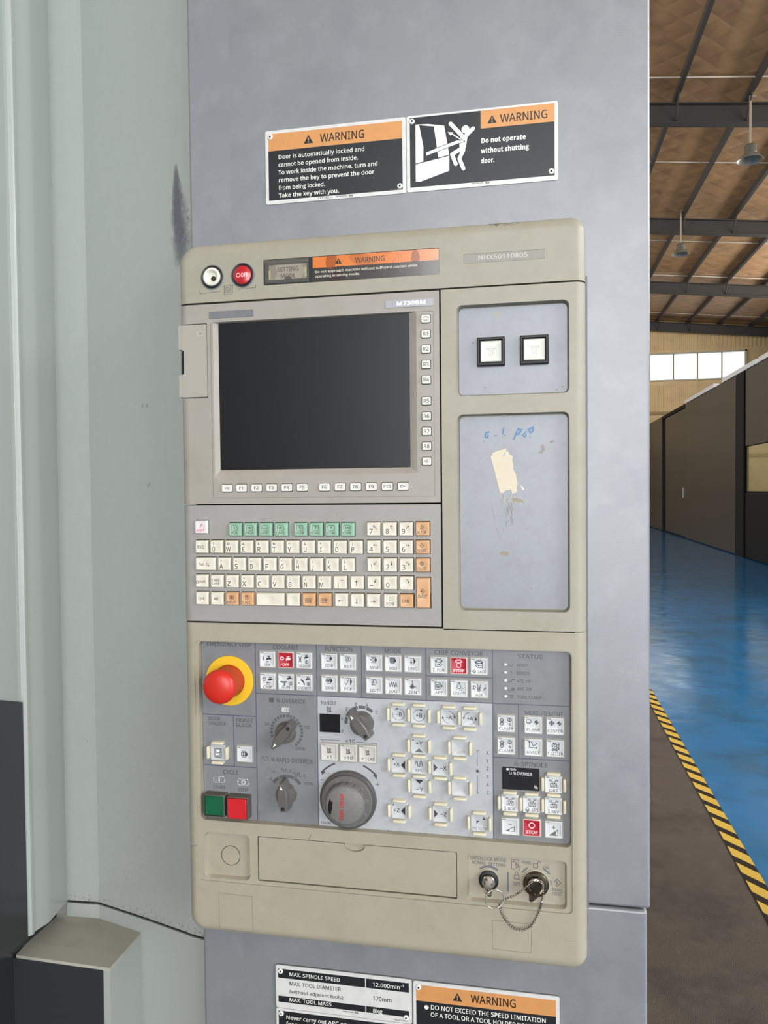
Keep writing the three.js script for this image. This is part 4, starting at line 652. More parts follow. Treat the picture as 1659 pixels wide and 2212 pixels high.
  // cycle section
  t('CYCLE', 3.6, 340.6, 4.6, 19); for (const [x, y, s] of [[-10.2, 347, 1], [18.6, 348.4, 0]]) { const w = '#d9dadc'; line(g, [[x - 6, y - 3.2], [x + 6, y - 3.2]], 0.4, w); line(g, [[x - 6, y + 3.4], [x + 6, y + 3.4]], 0.4, w); line(g, [[x - 6.4, y - 2], [x - 6.4, y + 3]], 0.4, w); line(g, [[x + 6.6, y - 2], [x + 6.6, y + 3]], 0.4, w);
    g.fillStyle = w; for (const [a, b, d] of [[x + 5, y - 3.2, 0], [x + 6.6, y + 2, 90], [x - 4.6, y + 3.4, 180], [x - 6.4, y - 1, 270]]) { g.save(); g.translate(a, b); g.rotate(d * R); g.beginPath(); g.moveTo(1.2, 0); g.lineTo(-0.9, 0.8); g.lineTo(-0.9, -0.8); g.fill(); g.restore(); }
    if (s) { g.fillRect(x - 0.7, y - 2.2, 1.5, 4.6); } else { g.strokeStyle = w; g.lineWidth = 0.9; g.beginPath(); g.arc(x, y + 0.2, 2, 0, 7); g.stroke(); } }
  t('START', -10.4, 357.4, 3.6, 14.6); t('STOP', 18.2, 358.6, 3.6, 12.4);
  g.setTransform(1, 0, 0, 1, 0, 0); mottle(g, W, H, 200, 0.12, 201, '60,60,64'); mottle(g, W, H, 70, 0.08, 202, '90,86,80'); specks(g, 0, 0, W, H, 60, 203, '#3c3a38', 2);
  { const r = rng(6); for (let i = 0; i < 60; i++) { g.fillStyle = 'rgba(80,76,70,' + 0.12 * r() + ')'; g.beginPath(); g.ellipse(560 + 900 * r(), 300 + 680 * r(), 8 + 20 * r(), 4 + 10 * r(), r() * 3, 0, 7); g.fill(); } for (let i = 0; i < 200; i++) { g.fillStyle = 'rgba(40,36,30,' + 0.3 * r() + ')'; g.fillRect(W * r(), H - 8 * r() * r(), 3 + 14 * r(), 2); } }
  return P1('operation_plate', planarUV(rrBox(0, -OH, OW, 0, 34, 36.5, 5), 0, -OH, OW, OH), phys({ map: tex(c), roughness: 0.4, clearcoat: 0.25, clearcoatRoughness: 0.3, bumpMap: rep(grain, 9, 5), bumpScale: 0.00003 }), [OX, OY, 0]);
})();
const O1 = (name, geo, mat, x, y, parent = opPlate) => part(name, geo, mat, parent, parent === opPlate ? [x - OX, y - OY, 0] : undefined);
// membrane buttons: [x, y (top left), faces...]
{
  const FAUCET = 'M3 20V15Q3 11 8 11H9V9H11V7H6V4H18V7H13V9H15V11H21V17H15Q14 18.5 12 18.5T9 17H8V20Z', PAGE = 'M4 4H15L21 12L15 20H4', TIP = 'M15 4V20L21 12Z', ONOFF = 'M12 3A9 9 0 1 1 11.9 3ZM12 7V17M9 7H15M9 17H15', COIL = 'M5 2Q11 6 8 12Q11 18 6 22H5ZM11 3Q14 8 12 12Q14 18 12 22M16 2Q19 8 16 12Q19 18 20 19L22 20M16 2V21M5 22L20 19';
  const BELT = 'M5 14H19A3 3 0 0 1 19 20H5A3 3 0 0 1 5 14ZM5 16A1.4 1.4 0 1 1 4.9 16ZM19 16A1.4 1.4 0 1 1 18.9 16ZM6 11Q8 8 10 11T15 10Q17 8 18 12', ARR = 'M3 6H15L21 12L15 18H3ZM6 12H15M12 9.6L15 12L12 14.4', CLAMP = 'M9 1H15V5H19L12 11L5 5H9ZM9 23H15V19H19L12 13L5 19H9ZM6 9L18 15M18 9L6 15', TOOL = 'M4 12H20V22H4ZM6 22L10 12M10 22L14 12M14 22L18 12M9 12V8M15 12V8M8 8H16', SPIN = TOOL + 'M1 4Q6 1 7 4M7 4Q9 7 4 6Q0 5 2 3M23 4Q18 1 17 4M17 4Q15 7 20 6Q24 5 22 3';
  const S = 128, COLS = 8, ROWS = 7, [c, g] = canvas(S * COLS, S * ROWS); const ink = '#3a3b3f', faces = [];
  const B = (x, y, kind, draw, o = {}) => faces.push({ x, y, kind, draw, ...o });
  const tx = (s, x, y, w, h = 21, col = ink) => T(g, s, x, y, h, w, 'center', col), ic = (d, x, y, s, m = 's', lw = 1.6, col = ink) => ico(g, d, x, y, s, m, lw, col);
  const CX = [49.4, 70.4, 91.4], rowA = -209.2, rowB = -233.4;
  B(CX[0], rowA, 'w', (x, y) => { g.fillStyle = ink; g.fillRect(x - 40, y - 24, 9, 32); ic(FAUCET, x + 12, y - 12, 54, 'f'); g.fillRect(x - 8, y + 15, 18, 9); tx('ON', x, y + 52, 46); });
  B(CX[1], rowA, 'r', (x, y) => { g.strokeStyle = '#f3dcdc'; g.lineWidth = 7; g.beginPath(); g.arc(x - 30, y - 12, 12, 0, 7); g.stroke(); ic(FAUCET, x + 22, y - 12, 54, 'f', 1, '#f3dcdc'); tx('OFF', x, y + 48, 60, 21, '#f3dcdc'); });
  B(CX[2], rowA, 'w', (x, y) => { ic('M6 2L10 6V18L6 22M18 2L14 6V18L18 22M8 8L15 14M8 14L15 8M8 19L15 15', x - 32, y - 8, 56, 's', 2); ic(FAUCET, x + 20, y - 30, 46, 'f'); ic(ONOFF, x + 22, y + 12, 34, 's', 2.6); tx('THROUGH SP', x, y + 54, 106, 22); });
  B(CX[0], rowB, 'w', (x, y) => { ic(ONOFF, x - 30, y - 16, 38, 's', 2.6); ic(FAUCET, x + 22, y - 20, 48, 'f'); g.fillStyle = ink; g.fillRect(x - 6, y + 6, 16, 8); ic('M2 8Q4 2 7 8T6 20M10 8Q14 6 13 12T16 20M18 8Q22 4 22 12T21 20', x + 2, y + 18, 40, 's', 2.4); tx('CHIP', x, y + 56, 78); });
  B(CX[1], rowB, 'w', (x, y) => { ic(FAUCET, x + 30, y - 34, 46, 'f'); ic('M1 8H23V12H17L16 22H12L13 13H10L8 14L7 12H1Z', x - 18, y + 6, 62, 'f'); ic(ONOFF, x + 38, y + 12, 34, 's', 2.6); tx('GUN', x, y + 52, 70); });
  B(CX[2], rowB, 'w', (x, y) => { ic(FAUCET, x + 30, y - 34, 46, 'f'); ic('M6 3L12 1Q22 8 23 22H20Q18 11 10 7ZM2 10L6 6M4 12L8 8', x - 20, y - 2, 52, 'f'); ic('M1 14L5 8M4 15L8 9', x - 32, y + 6, 40, 's', 2); ic(ONOFF, x + 34, y + 10, 34, 's', 2.6); tx('SHOWER', x, y + 54, 110); });
  const page = (x, y, tip = true) => { ic(PAGE, x, y - 24, 66, 's', 1.2); if (tip) ic(TIP, x, y - 24, 66, 'f'); };
  const F1 = [119.6, 140.6], MD = [169.3, 190.2, 211.2];
  B(F1[0], rowA, 'w', (x, y) => { page(x, y); g.setLineDash([10, 8]); g.strokeStyle = ink; g.lineWidth = 4; g.beginPath(); g.arc(x - 8, y - 22, 13, 0, 7); g.stroke(); g.setLineDash([]); tx('OSP', x, y + 44, 66); });
  B(F1[1], rowA, 'w', (x, y) => { page(x, y, 0); ic('M4 4H20V20H4ZM8 17L16 7', x - 8, y - 24, 36, 's', 3); tx('BDT', x, y + 46, 64); });
  B(F1[0], rowB, 'w', (x, y) => { page(x, y); ic('M2 18L6 6L8 18L12 6L14 18L18 6L20 18', x - 10, y - 24, 46, 's', 2.4); tx('DRN', x, y + 46, 66); });
  B(F1[1], rowB, 'w', (x, y) => { ic('M4 2H16L21 12L16 22', x + 6, y - 22, 66, 's', 1.2); ic(TIP, x + 8, y - 22, 66, 'f'); ic('M1 12L6 21L16 3', x - 2, y - 18, 60, 's', 1.8); tx('PCK', x, y + 46, 66); });
  B(MD[0], rowA, 'w', (x, y) => { page(x, y); ic('M12 4L20 12L12 20L5 13M5 11L12 4', x - 6, y - 24, 44, 's', 2); ic('M2 12L7 8V10H11V14H7V16Z', x - 16, y - 24, 38, 'f'); tx('MEM', x, y + 46, 72); });
  B(MD[1], rowA, 'w', (x, y) => { page(x, y); ic('M3 3H21V21H3ZM6 6H18V18H6ZM9 16V10Q12 6 15 10V16Z', x - 8, y - 24, 42, 's', 2.2); tx('MDI', x, y + 48, 64); });
  B(MD[2], rowA, 'w', (x, y) => { page(x, y); ic('M12 3V20M6 14L12 21L18 14', x - 10, y - 22, 40, 's', 2.4); tx('DNC', x, y + 46, 74); });
  B(MD[0], rowB, 'w', (x, y) => { page(x, y, 0); ic('M4 14L12 4L15 7L10 13H16L8 22L5 18L10 12', x - 6, y - 24, 46, 's', 2); tx('EDIT', x, y + 50, 72); });
  B(MD[1], rowB, 'w', (x, y) => { ic('M1 8L4 18L7 6L10 18L13 6L16 18L19 6L22 18', x, y - 12, 74, 's', 1.4); tx('JOG', x, y + 50, 66); });
  B(MD[2], rowB, 'w', (x, y) => { ic('M12 1V17M7 17H23M12 12A5 5 0 1 1 11.9 12ZM12 14A3 3 0 1 1 11.9 14Z', x - 4, y - 16, 76, 's', 1.3); ic('M12 14.4A2.6 2.6 0 1 1 11.9 14.4Z', x - 4, y - 16, 76, 'f'); tx('ZRN', x, y + 52, 68); });
  const CV = [239.2, 260.3, 281.4];
  B(CV[0], rowA, 'w', (x, y) => { ic(BELT, x, y - 46, 66, 's', 1.4); ic(ARR, x, y - 6, 66, 's', 1.5); g.fillStyle = ink; g.fillRect(x - 42, y + 22, 8, 30); tx('FOR', x + 14, y + 48, 58); });
  B(CV[1], rowA, 'r', (x, y) => { ic(BELT, x, y - 46, 66, 's', 1.4, '#f3dcdc'); g.strokeStyle = '#f3dcdc'; g.lineWidth = 5; g.beginPath(); g.arc(x, y - 4, 17, 0, 7); g.stroke(); tx('STOP', x, y + 48, 90, 21, '#f3dcdc'); });
  B(CV[2], rowA, 'w', (x, y) => { ic(BELT, x, y - 46, 66, 's', 1.4); g.save(); g.translate(2 * x, 0); g.scale(-1, 1); ic(ARR, x, y - 6, 66, 's', 1.5); g.restore(); ic('M12 3A9 9 0 1 1 11.9 3ZM4 12H20M12 12V20', x - 36, y + 40, 30, 's', 3.4); tx('BACK', x + 20, y + 50, 60); });
  B(CV[0], rowB, 'w', (x, y) => { ic('M2 3H14L21 12L14 21H2ZM23 2V22M8 9A4 4 0 1 1 7.9 9ZM8 11A2 2 0 1 0 10 14M17 10A2 2 0 1 1 16.9 10ZM12 6L14 10M12 18L14 14', x, y - 16, 70, 's', 1.5); tx('APF', x, y + 46, 62); });
  B(CV[1], rowB, 'w', (x, y) => { ic('M10 2H14V8Q18 11 17 15Q15 18 12 18Q9 18 7 15Q6 11 10 8ZM10 5H14M4 16L1 18M7 19L5 23M10 20V23M14 20V23M17 19L19 23M20 16L23 18', x, y - 18, 74, 's', 1.2); tx('LIGHT', x, y + 46, 92); });
  B(CV[2], rowB, 'w', (x, y) => { ic(ONOFF, x - 40, y - 14, 36, 's', 2.6); ic('M6 1L8 5V10L6 12V18L10 23L14 20V6L16 1M6 16L14 8M6 20L14 12', x + 2, y - 10, 60, 's', 1.8); ic('M14 4L20 10M16 14L12 10L22 4M8 16L14 14M6 20L12 16', x + 38, y - 4, 38, 's', 2.4); tx('AIR', x, y + 52, 56); });
  for (const [i, L] of [[0, 'B'], [1, 'A']]) B(308.8, [-268, -291.4][i], 'w', (x, y) => { ic(CLAMP, x - 30, y - 12, 56, 's', 1.8); ic(ONOFF, x + 28, y - 30, 36, 's', 2.8); tx(L, x + 28, y + 18, 18, 22); tx('CLAMP', x, y + 48, 108); });
  const TGT = 'M12 5A7 7 0 1 1 11.9 5ZM12 1V23M1 12H23';
  B(336.6, -268.3, 'w', (x, y) => { ic('M2 4H20V16H2ZM8 16L6 20H16L14 16', x - 30, y - 24, 44, 's', 2.2); ic(TGT, x + 24, y - 22, 44, 's', 1.6); ic('M12 12V6A6 6 0 0 0 6 12ZM12 12V18A6 6 0 0 0 18 12Z', x + 24, y - 22, 44, 'f'); tx('PLANE', x, y + 46, 100); });
  B(358.9, -268.4, 'w', (x, y) => { ic(TGT, x - 26, y - 22, 52, 's', 1.6); ic('M12 8A4 4 0 1 1 11.9 8Z', x - 26, y - 22, 52, 's', 1.6); ic(TGT, x + 30, y - 22, 42, 's', 1.6); ic('M12 12V6A6 6 0 0 0 6 12ZM12 12V18A6 6 0 0 0 18 12Z', x + 30, y - 22, 42, 'f'); tx('CENTER', x, y + 46, 112); });
  B(336.6, -291.6, 'w', (x, y) => { ic('M3 3V19H22M3 3L1.4 6M3 3L4.6 6M8 4L12 15L22 8M22 8L19 8M8 4L7.6 7M22 19L19 17.4M22 19L19 20.6', x, y - 20, 74, 's', 1.3); tx('ANGLE', x, y + 48, 100); });
  B(358.9, -291.5, 'w', (x, y) => { ic('M5 7H16V19H5ZM8 7V4H13V7M5 14L12 7M6 19L16 9M11 19L16 14M20 5V19M18.6 7L20 5L21.4 7M18.6 17L20 19L21.4 17M5 22H17M7 20.8L5 22L7 23.2M15 20.8L17 22L15 23.2', x, y - 16, 78, 's', 1.4); tx('T-SETTER', x, y + 50, 112); });
  B(357, -329, 'w', (x, y) => { ic(SPIN, x, y - 8, 70, 's', 1.3); tx('ORT', x, y + 54, 66); }, { ribs: 1, white: 1 });
  B(312.4, -351.4, 'w', (x, y) => { ic(SPIN, x + 2, y - 14, 68, 's', 1.3); g.fillStyle = ink; g.fillRect(x - 38, y + 26, 8, 28); tx('NOR', x + 12, y + 52, 56); }, { ribs: 1, white: 1 });
  B(334.6, -351.4, 'w', (x, y) => { ic(SPIN, x + 4, y - 14, 68, 's', 1.3); ic('M12 3A9 9 0 1 1 11.9 3ZM4 12H20M12 12V20', x - 30, y + 40, 34, 's', 3.2); tx('SPJ', x + 24, y + 50, 50); }, { ribs: 1, white: 1 });
  B(356.9, -351.5, 'w', (x, y) => { ic(SPIN, x + 2, y - 14, 68, 's', 1.3); g.fillStyle = ink; g.fillRect(x - 38, y + 26, 8, 28); tx('REV', x + 12, y + 52, 56); }, { ribs: 1, white: 1 });
  B(312.4, -376, 'w', (x, y) => { g.fillStyle = ink; g.fillRect(x - 12, y - 20, 26, 4); ic('M1 20L22 8V20Z', x + 2, y + 12, 74, 's', 1.3); ic('M1 20L10 15V20Z', x + 2, y + 12, 74, 'f'); });
  B(334.8, -375.8, 'r', (x, y) => { g.strokeStyle = '#f3dcdc'; g.lineWidth = 7; g.beginPath(); g.arc(x, y - 18, 20, 0, 7); g.stroke(); tx('STOP', x, y + 44, 92, 22, '#f3dcdc'); });
  B(356.9, -376, 'w', (x, y) => { g.fillStyle = ink; g.fillRect(x - 13, y - 18, 26, 4); g.fillRect(x - 2, y - 29, 4, 26); ic('M1 20L22 6V20Z', x, y + 20, 74, 's', 1.3); ic('M1 20L17 9.4V20Z', x, y + 20, 74, 'f'); });
  B(21, -316.2, 'w', (x, y) => { ic(PAGE, x, y, 72, 's', 1.4); ic(TIP, x, y, 72, 'f'); ic('M3 3H21V21H3ZM9 8L12 6V18M8 18H16M3 3V21', x - 10, y, 40, 's', 3); });
  B(-10.6, -316.4, 'j', (x, y) => { g.fillStyle = '#9da3a2'; g.fillRect(x - 26, y - 38, 52, 82); g.fillStyle = '#e8eaea'; g.fillRect(x - 18, y - 30, 36, 28); g.fillRect(x - 18, y, 28, 20); ic('M4 2H20V22H4ZM7 4H17V11H7ZM7 13H14M7 21L16 18', x, y + 2, 84, 's', 1.2); }, { ribs: 1 });
  for (const [i, s] of [[0, '×1'], [1, '×10'], [2, '×100']]) B([118.7, 139.9, 161.2][i], -308.5, 'c', (x, y) => { ic(COIL, x, y - 12, 44, 's', 2); tx(s, x, y + 46, [46, 74, 100][i], 22); }, { big: 1 });
  const rotArrow = (x, y, dir, a0, a1) => { g.strokeStyle = ink; g.lineWidth = 3; g.beginPath(); g.arc(x, y, 45, a0, a1); g.stroke(); const a = dir > 0 ? a1 : a0, px = x + 45 * Math.cos(a), py = y + 45 * Math.sin(a); g.save(); g.translate(px, py); g.rotate(a + (dir > 0 ? 1.57 : -1.57)); g.fillStyle = ink; g.beginPath(); g.moveTo(14, 0); g.lineTo(-10, 8); g.lineTo(-10, -8); g.fill(); g.restore(); };
  const J = (x, y, f) => B(x, y, 'j', f, { ribs: 1 });
  J(195.4, -263.8, (x, y) => { rotArrow(x, y, -1, -1.9, 3.4); tx('−B', x + 2, y + 16, 50, 32); }); J(217.5, -263.9, (x, y) => { rotArrow(x, y, 1, -0.2 - 0, -1.1 + 6.283); tx('+B', x, y + 16, 52, 32); });
  J(249.3, -264.4, (x, y) => { rotArrow(x, y, 1, -1.57, 0); rotArrow(x, y, 1, 1.57, 3.1); tx('−A', x, y + 15, 48, 28); }); J(271.5, -264.6, (x, y) => { rotArrow(x, y, -1, 3.14, 4.7); rotArrow(x, y, -1, 0, 1.5); tx('+A', x, y + 15, 50, 28); });
  const Z = (x, y) => ic('M12 8A4 4 0 1 1 11.9 8ZM12 3V21M3 12H21', x - 46, y - 46, 26, 'fs', 2), arrowTri = (x, y, a) => { g.save(); g.translate(x, y); g.rotate(a); g.fillStyle = ink; g.beginPath(); g.moveTo(18, 0); g.lineTo(-14, 34); g.lineTo(-14, -34); g.fill(); g.restore(); };
  J(217.3, -296.6, (x, y) => { Z(x, y); tx('+Y', x, y - 6, 56, 30); arrowTri(x, y + 36, -1.57); }); J(195.6, -318.3, (x, y) => { Z(x, y); tx('+X', x - 22, y + 12, 52, 30); arrowTri(x + 32, y, 3.14); });
  J(217.4, -318.2, (x, y) => { ic('M1 14Q1 5 4 5Q7 5 7 12Q7 19 10.5 19Q14 19 14 12Q14 5 17 5Q20 5 20 12Q20 19 23 19', x, y - 16, 66, 's', 1.8); tx('RPD', x, y + 46, 66); }); J(239.8, -318.8, (x, y) => { arrowTri(x - 38, y, 0); tx('−X', x + 22, y + 16, 52, 30); });
  J(217.4, -339.7, (x, y) => { arrowTri(x, y - 36, 1.57); tx('−Y', x, y + 40, 56, 30); }); J(195.3, -367.9, (x, y) => { Z(x, y); tx('+Z', x - 22, y + 12, 52, 30); arrowTri(x + 32, y, 3.14); });
  J(239.8, -368.3, (x, y) => { arrowTri(x - 38, y, 0); tx('−Z', x + 22, y + 16, 52, 30); }); J(260.6, -296.4, (x, y) => { g.fillStyle = 'rgba(90,84,76,.25)'; g.beginPath(); g.ellipse(x + 8, y + 34, 34, 14, -0.2, 0, 7); g.fill(); }); J(260.4, -339.2, () => {});
  J(280.6, -375, (x, y) => { ic('M4 4V20L20 4Z', x - 10, y - 6, 34, 'f'); ic('M12 9A3 3 0 1 1 11.9 9ZM12 1V12M12 12H22', x + 34, y - 34, 44, 'fs', 1.5); tx('ONE TOUCH', x, y + 52, 112, 20); });
  const tint = { w: '#cdd0d1', r: '#ab2030', c: '#c4c4bd', j: '#b7bbbe' };
  faces.forEach((f, i) => {
    const x0 = (i % COLS) * S, y0 = Math.floor(i / COLS) * S; g.save(); g.beginPath(); g.rect(x0, y0, S, S); g.clip(); g.fillStyle = f.white ? tint.w : tint[f.kind]; g.fillRect(x0, y0, S, S);
    if (f.kind === 'r') { g.strokeStyle = '#e3d3d2'; g.lineWidth = 9; g.strokeRect(x0 + 1, y0 + 1, S - 2, S - 2); }
    else if (f.kind !== 'j' || f.white) { g.fillStyle = 'rgba(120,120,112,.75)'; if (f.x > 0) g.fillRect(x0 + 7, y0 + 5, 26, 7); }
    f.draw(x0 + S / 2, y0 + S / 2); g.restore();
  });
  if (faces.length > COLS * ROWS) throw new Error('atlas too small: ' + faces.length);
  const mat = phys({ map: tex(c), roughness: 0.34, clearcoat: 0.2, clearcoatRoughness: 0.3 }), wellM = flat('#9a988c', 0.5), ribSeen = new Set();
  const ribGeo = (h) => { const a = h ? 7.3 : 1.75, b = h ? 1.75 : 7.2, g2 = loft([[rr(a, b, 1.7, 4), 36], [rr(a, b, 1.7, 4), 39.6], [rr(a - 0.5, b - 0.5, 1.2, 4), 40.9], [rr(a - 1.1, b - 1.1, 0.6, 4), 41.3]], true, false, 0.9); return g2; };
  const ribA = ribGeo(1), ribB = ribGeo(0); ribA.scale(MM, MM, MM); ribB.scale(MM, MM, MM);
  faces.forEach((f, i) => {
    const a = f.big ? 9.4 : f.kind === 'j' || f.white ? 8.9 : 8.85, b = f.big ? 9.4 : 8.75;
    const geo = f.kind === 'j' ? loft([[rr(a, b, 1.2), 36], [rr(a, b, 1.2), 37.6], [rr(a - 0.5, b - 0.5, 1.2), 38.1], [rr(a - 1.6, b - 1.6, 1.6), 38.1], [rr(a - 2.6, b - 2.6, 1.8), 37.6]], true, false, 0.5)
      : loft([[rr(a, b, 0.8), 36], [rr(a, b, 0.8), 38.2], [rr(a - 0.5, b - 0.5, 0.8), 38.8], [rr(a - 1.5, b - 1.5, 0.8), 38.8], [rr(a - 2.4, b - 2.4, 1.2), 38.2]], true, false, 0.5);
    planarUV(geo, -a - (i % COLS) * 2 * a, -b - (ROWS - 1 - Math.floor(i / COLS)) * 2 * b, 2 * a * COLS, 2 * b * ROWS);
    const m = O1(f.kind === 'j' ? 'jog_button' : 'push_button', geo, mat, f.x, f.y); if (f.kind === 'r') m.userData.label = 'red button';
    if (!f.ribs) O1('button_well', loft([[rr(a + 1.1, b + 1.1, 1.6), 36.4], [rr(a + 1.1, b + 1.1, 1.6), 36.8], [rr(a + 0.2, b + 0.2, 0.9), 36.8], [rr(a + 0.2, b + 0.2, 0.9), 36.4]], false, false), wellM, f.x, f.y);
    else for (const [dx, dy] of [[0, 11.05], [0, -11.05], [11.15, 0], [-11.15, 0]]) {
      const x = f.x + dx, y = f.y + dy; if ([...ribSeen].some(([u, v]) => Math.hypot(u - x, v - y) < 2.6)) continue; ribSeen.add([x, y]);
      mesh('guard_rib', dx ? ribB : ribA, M.ivory, opPlate, [(x - OX) * MM, (y - OY) * MM, 0]);
    }
  });
}
// status lamps, axis lamps and the two dark displays
for (let i = 0; i < 5; i++) O1('status_lamp', lathe([[1.5, 36.4], [1.5, 36.9], [1.1, 37.3], [0, 37.4]], 16), flat('#d9dbdb', 0.3), 308.6, -206.6 - 8.3 * i);
for (let i = 0; i < 6; i++) O1('axis_lamp', lathe([[1.2, 36.4], [1.2, 36.7], [0, 36.9]], 16), flat('#b2b6b9', 0.3), 285.4, -300.1 - 8.46 * i);
{
  const [c, g] = canvas(456, 280); g.fillStyle = '#17181d'; g.fillRect(0, 0, 456, 280); g.fillStyle = '#101116'; g.fillRect(84, 120, 288, 130); g.fillStyle = '#e9e9e9'; g.beginPath(); g.arc(66, 26, 16, 0, 7); g.fill();
  T(g, '100%', 130, 40, 28, 84, 'center', '#d8d8d8'); T(g, '% OVERRIDE', 254, 92, 36, 232, 'center', '#e8e8e8'); ico(g, 'M16 4A8.6 8.6 0 1 1 8 4', 104, 74, 42, 's', 2.4, '#d8d8d8'); T(g, '%', 414, 256, 44, 50, 'center', '#e2e2e2');
  O1('spindle_display', planarUV(rrBox(-19, -11.6, 19, 11.6, 36, 37.2, 0.4), -19, -11.6, 38, 23.2), phys({ map: tex(c), roughness: 0.15, clearcoat: 0.5 }), 323.7, -325.6);
  const d = O1('axis_display', loft([[rr(11.3, 9.9, 0.4), 36], [rr(11.3, 9.9, 0.4), 38], [rr(9.6, 8.2, 0.4), 38], [rr(9.6, 8.2, 0.4), 37]], true, false), flat('#17181c', 0.2), 119.5, -276.9);
}

// emergency stop
{
  const e = P1('emergency_stop', lathe([[28, 36.4], [28, 38], [27.4, 38.6], [18.6, 38.8], [18.3, 38], [0, 38]], 56), M.yellow, [4.2, -234.8, 0]); e.userData.label = 'yellow ring of the emergency stop';
  part('stem', lathe([[18, 38], [17.6, 40], [17.3, 42], [17.3, 62], [17.3, 64], [0, 64]], 48), M.redStem, e);
  part('mushroom_cap', lathe([[17, 61], [18.1, 61.4], [18.6, 63], [18.6, 65.5], [17.6, 68], [15.6, 69.8], [11, 71.3], [6, 72.1], [0, 72.4]], 56), M.red, e).userData.label = 'red mushroom push cap';
}
// square start and stop buttons in their hoods
for (const [x, y, lens, label, z1] of [[-12.5, -373.4, M.green, 'green start lens', 46.4], [15.2, -374.2, M.redLens, 'red stop lens', 49.2]]) {
  const s = P1('cycle_button', loft([[rr(12.6, 12.6, 1), 36.4], [rr(12.4, 12.4, 1), 46.6], [rr(11.9, 11.9, 0.8), 47], [rr(11.3, 11.3, 0.6), 47], [rr(11.2, 11.2, 0.6), 39]], true, false), M.shroud, [x, y, 0]);
  const l = part('lens', loft([[rr(10.9, 10.9, 0.8), 39], [rr(10.9, 10.9, 0.8), z1 - 0.6], [rr(10.3, 10.3, 0.8), z1], [rr(8.9, 8.9, 0.6), z1], [rr(8.6, 8.6, 0.6), z1 - 0.5]], true, false), lens, s); l.userData.label = label;
}
// three rotary switches with bar grips
for (const [x, y, a, r, L] of [[69.5, -289.4, -129, 11.2, 1.05], [69.2, -357.8, 94, 11.2, 0.98], [155.5, -275.2, 127, 12.4, 1.05]]) {
  const sk2 = P1('rotary_switch', lathe([[r + 0.6, 36.4], [r + 0.6, 37.2], [r, 37.8], [r * 0.96, 44], [r * 0.88, 46], [0, 46.6]], 40), M.knob, [x, y, 0]);
  const q = (k, w) => [[18.2 * L * k, 1.9 * w], [13 * L * k, 4.0 * w], [6, 6.6 * w], [-4, 6.8 * w], [-11, 5.2 * w], [-15.4 * L * k, 4.4 * w], [-15.4 * L * k, -4.4 * w], [-11, -5.2 * w], [-4, -6.8 * w], [6, -6.6 * w], [13 * L * k, -4.0 * w], [18.2 * L * k, -1.9 * w]];
  const gr = loft([[q(1, 1), 37.4], [q(0.99, 0.95), 45], [q(0.96, 0.8), 52.4], [q(0.92, 0.66), 53.4]], true, true, 0.5); gr.rotateZ(a * Math.PI / 180);
  const grip = part('grip', gr, M.knob, sk2);
  const mk = loft([[[[14.8 * L, 0], [10.2 * L, 1.5], [11 * L, 0], [10.2 * L, -1.5]], 53.2], [[[14.8 * L, 0], [10.2 * L, 1.5], [11 * L, 0], [10.2 * L, -1.5]], 53.6]]); mk.rotateZ(a * Math.PI / 180); part('pointer_mark', mk, flat('#efeeda', 0.5), grip);
  const hole = lathe([[2.1, 53.3], [2.1, 53.55], [0, 53.55]], 16); hole.translate(-11 * L * Math.cos(a * Math.PI / 180), -11 * L * Math.sin(a * Math.PI / 180), 0); part('screw_hole', hole, M.black, grip);
}
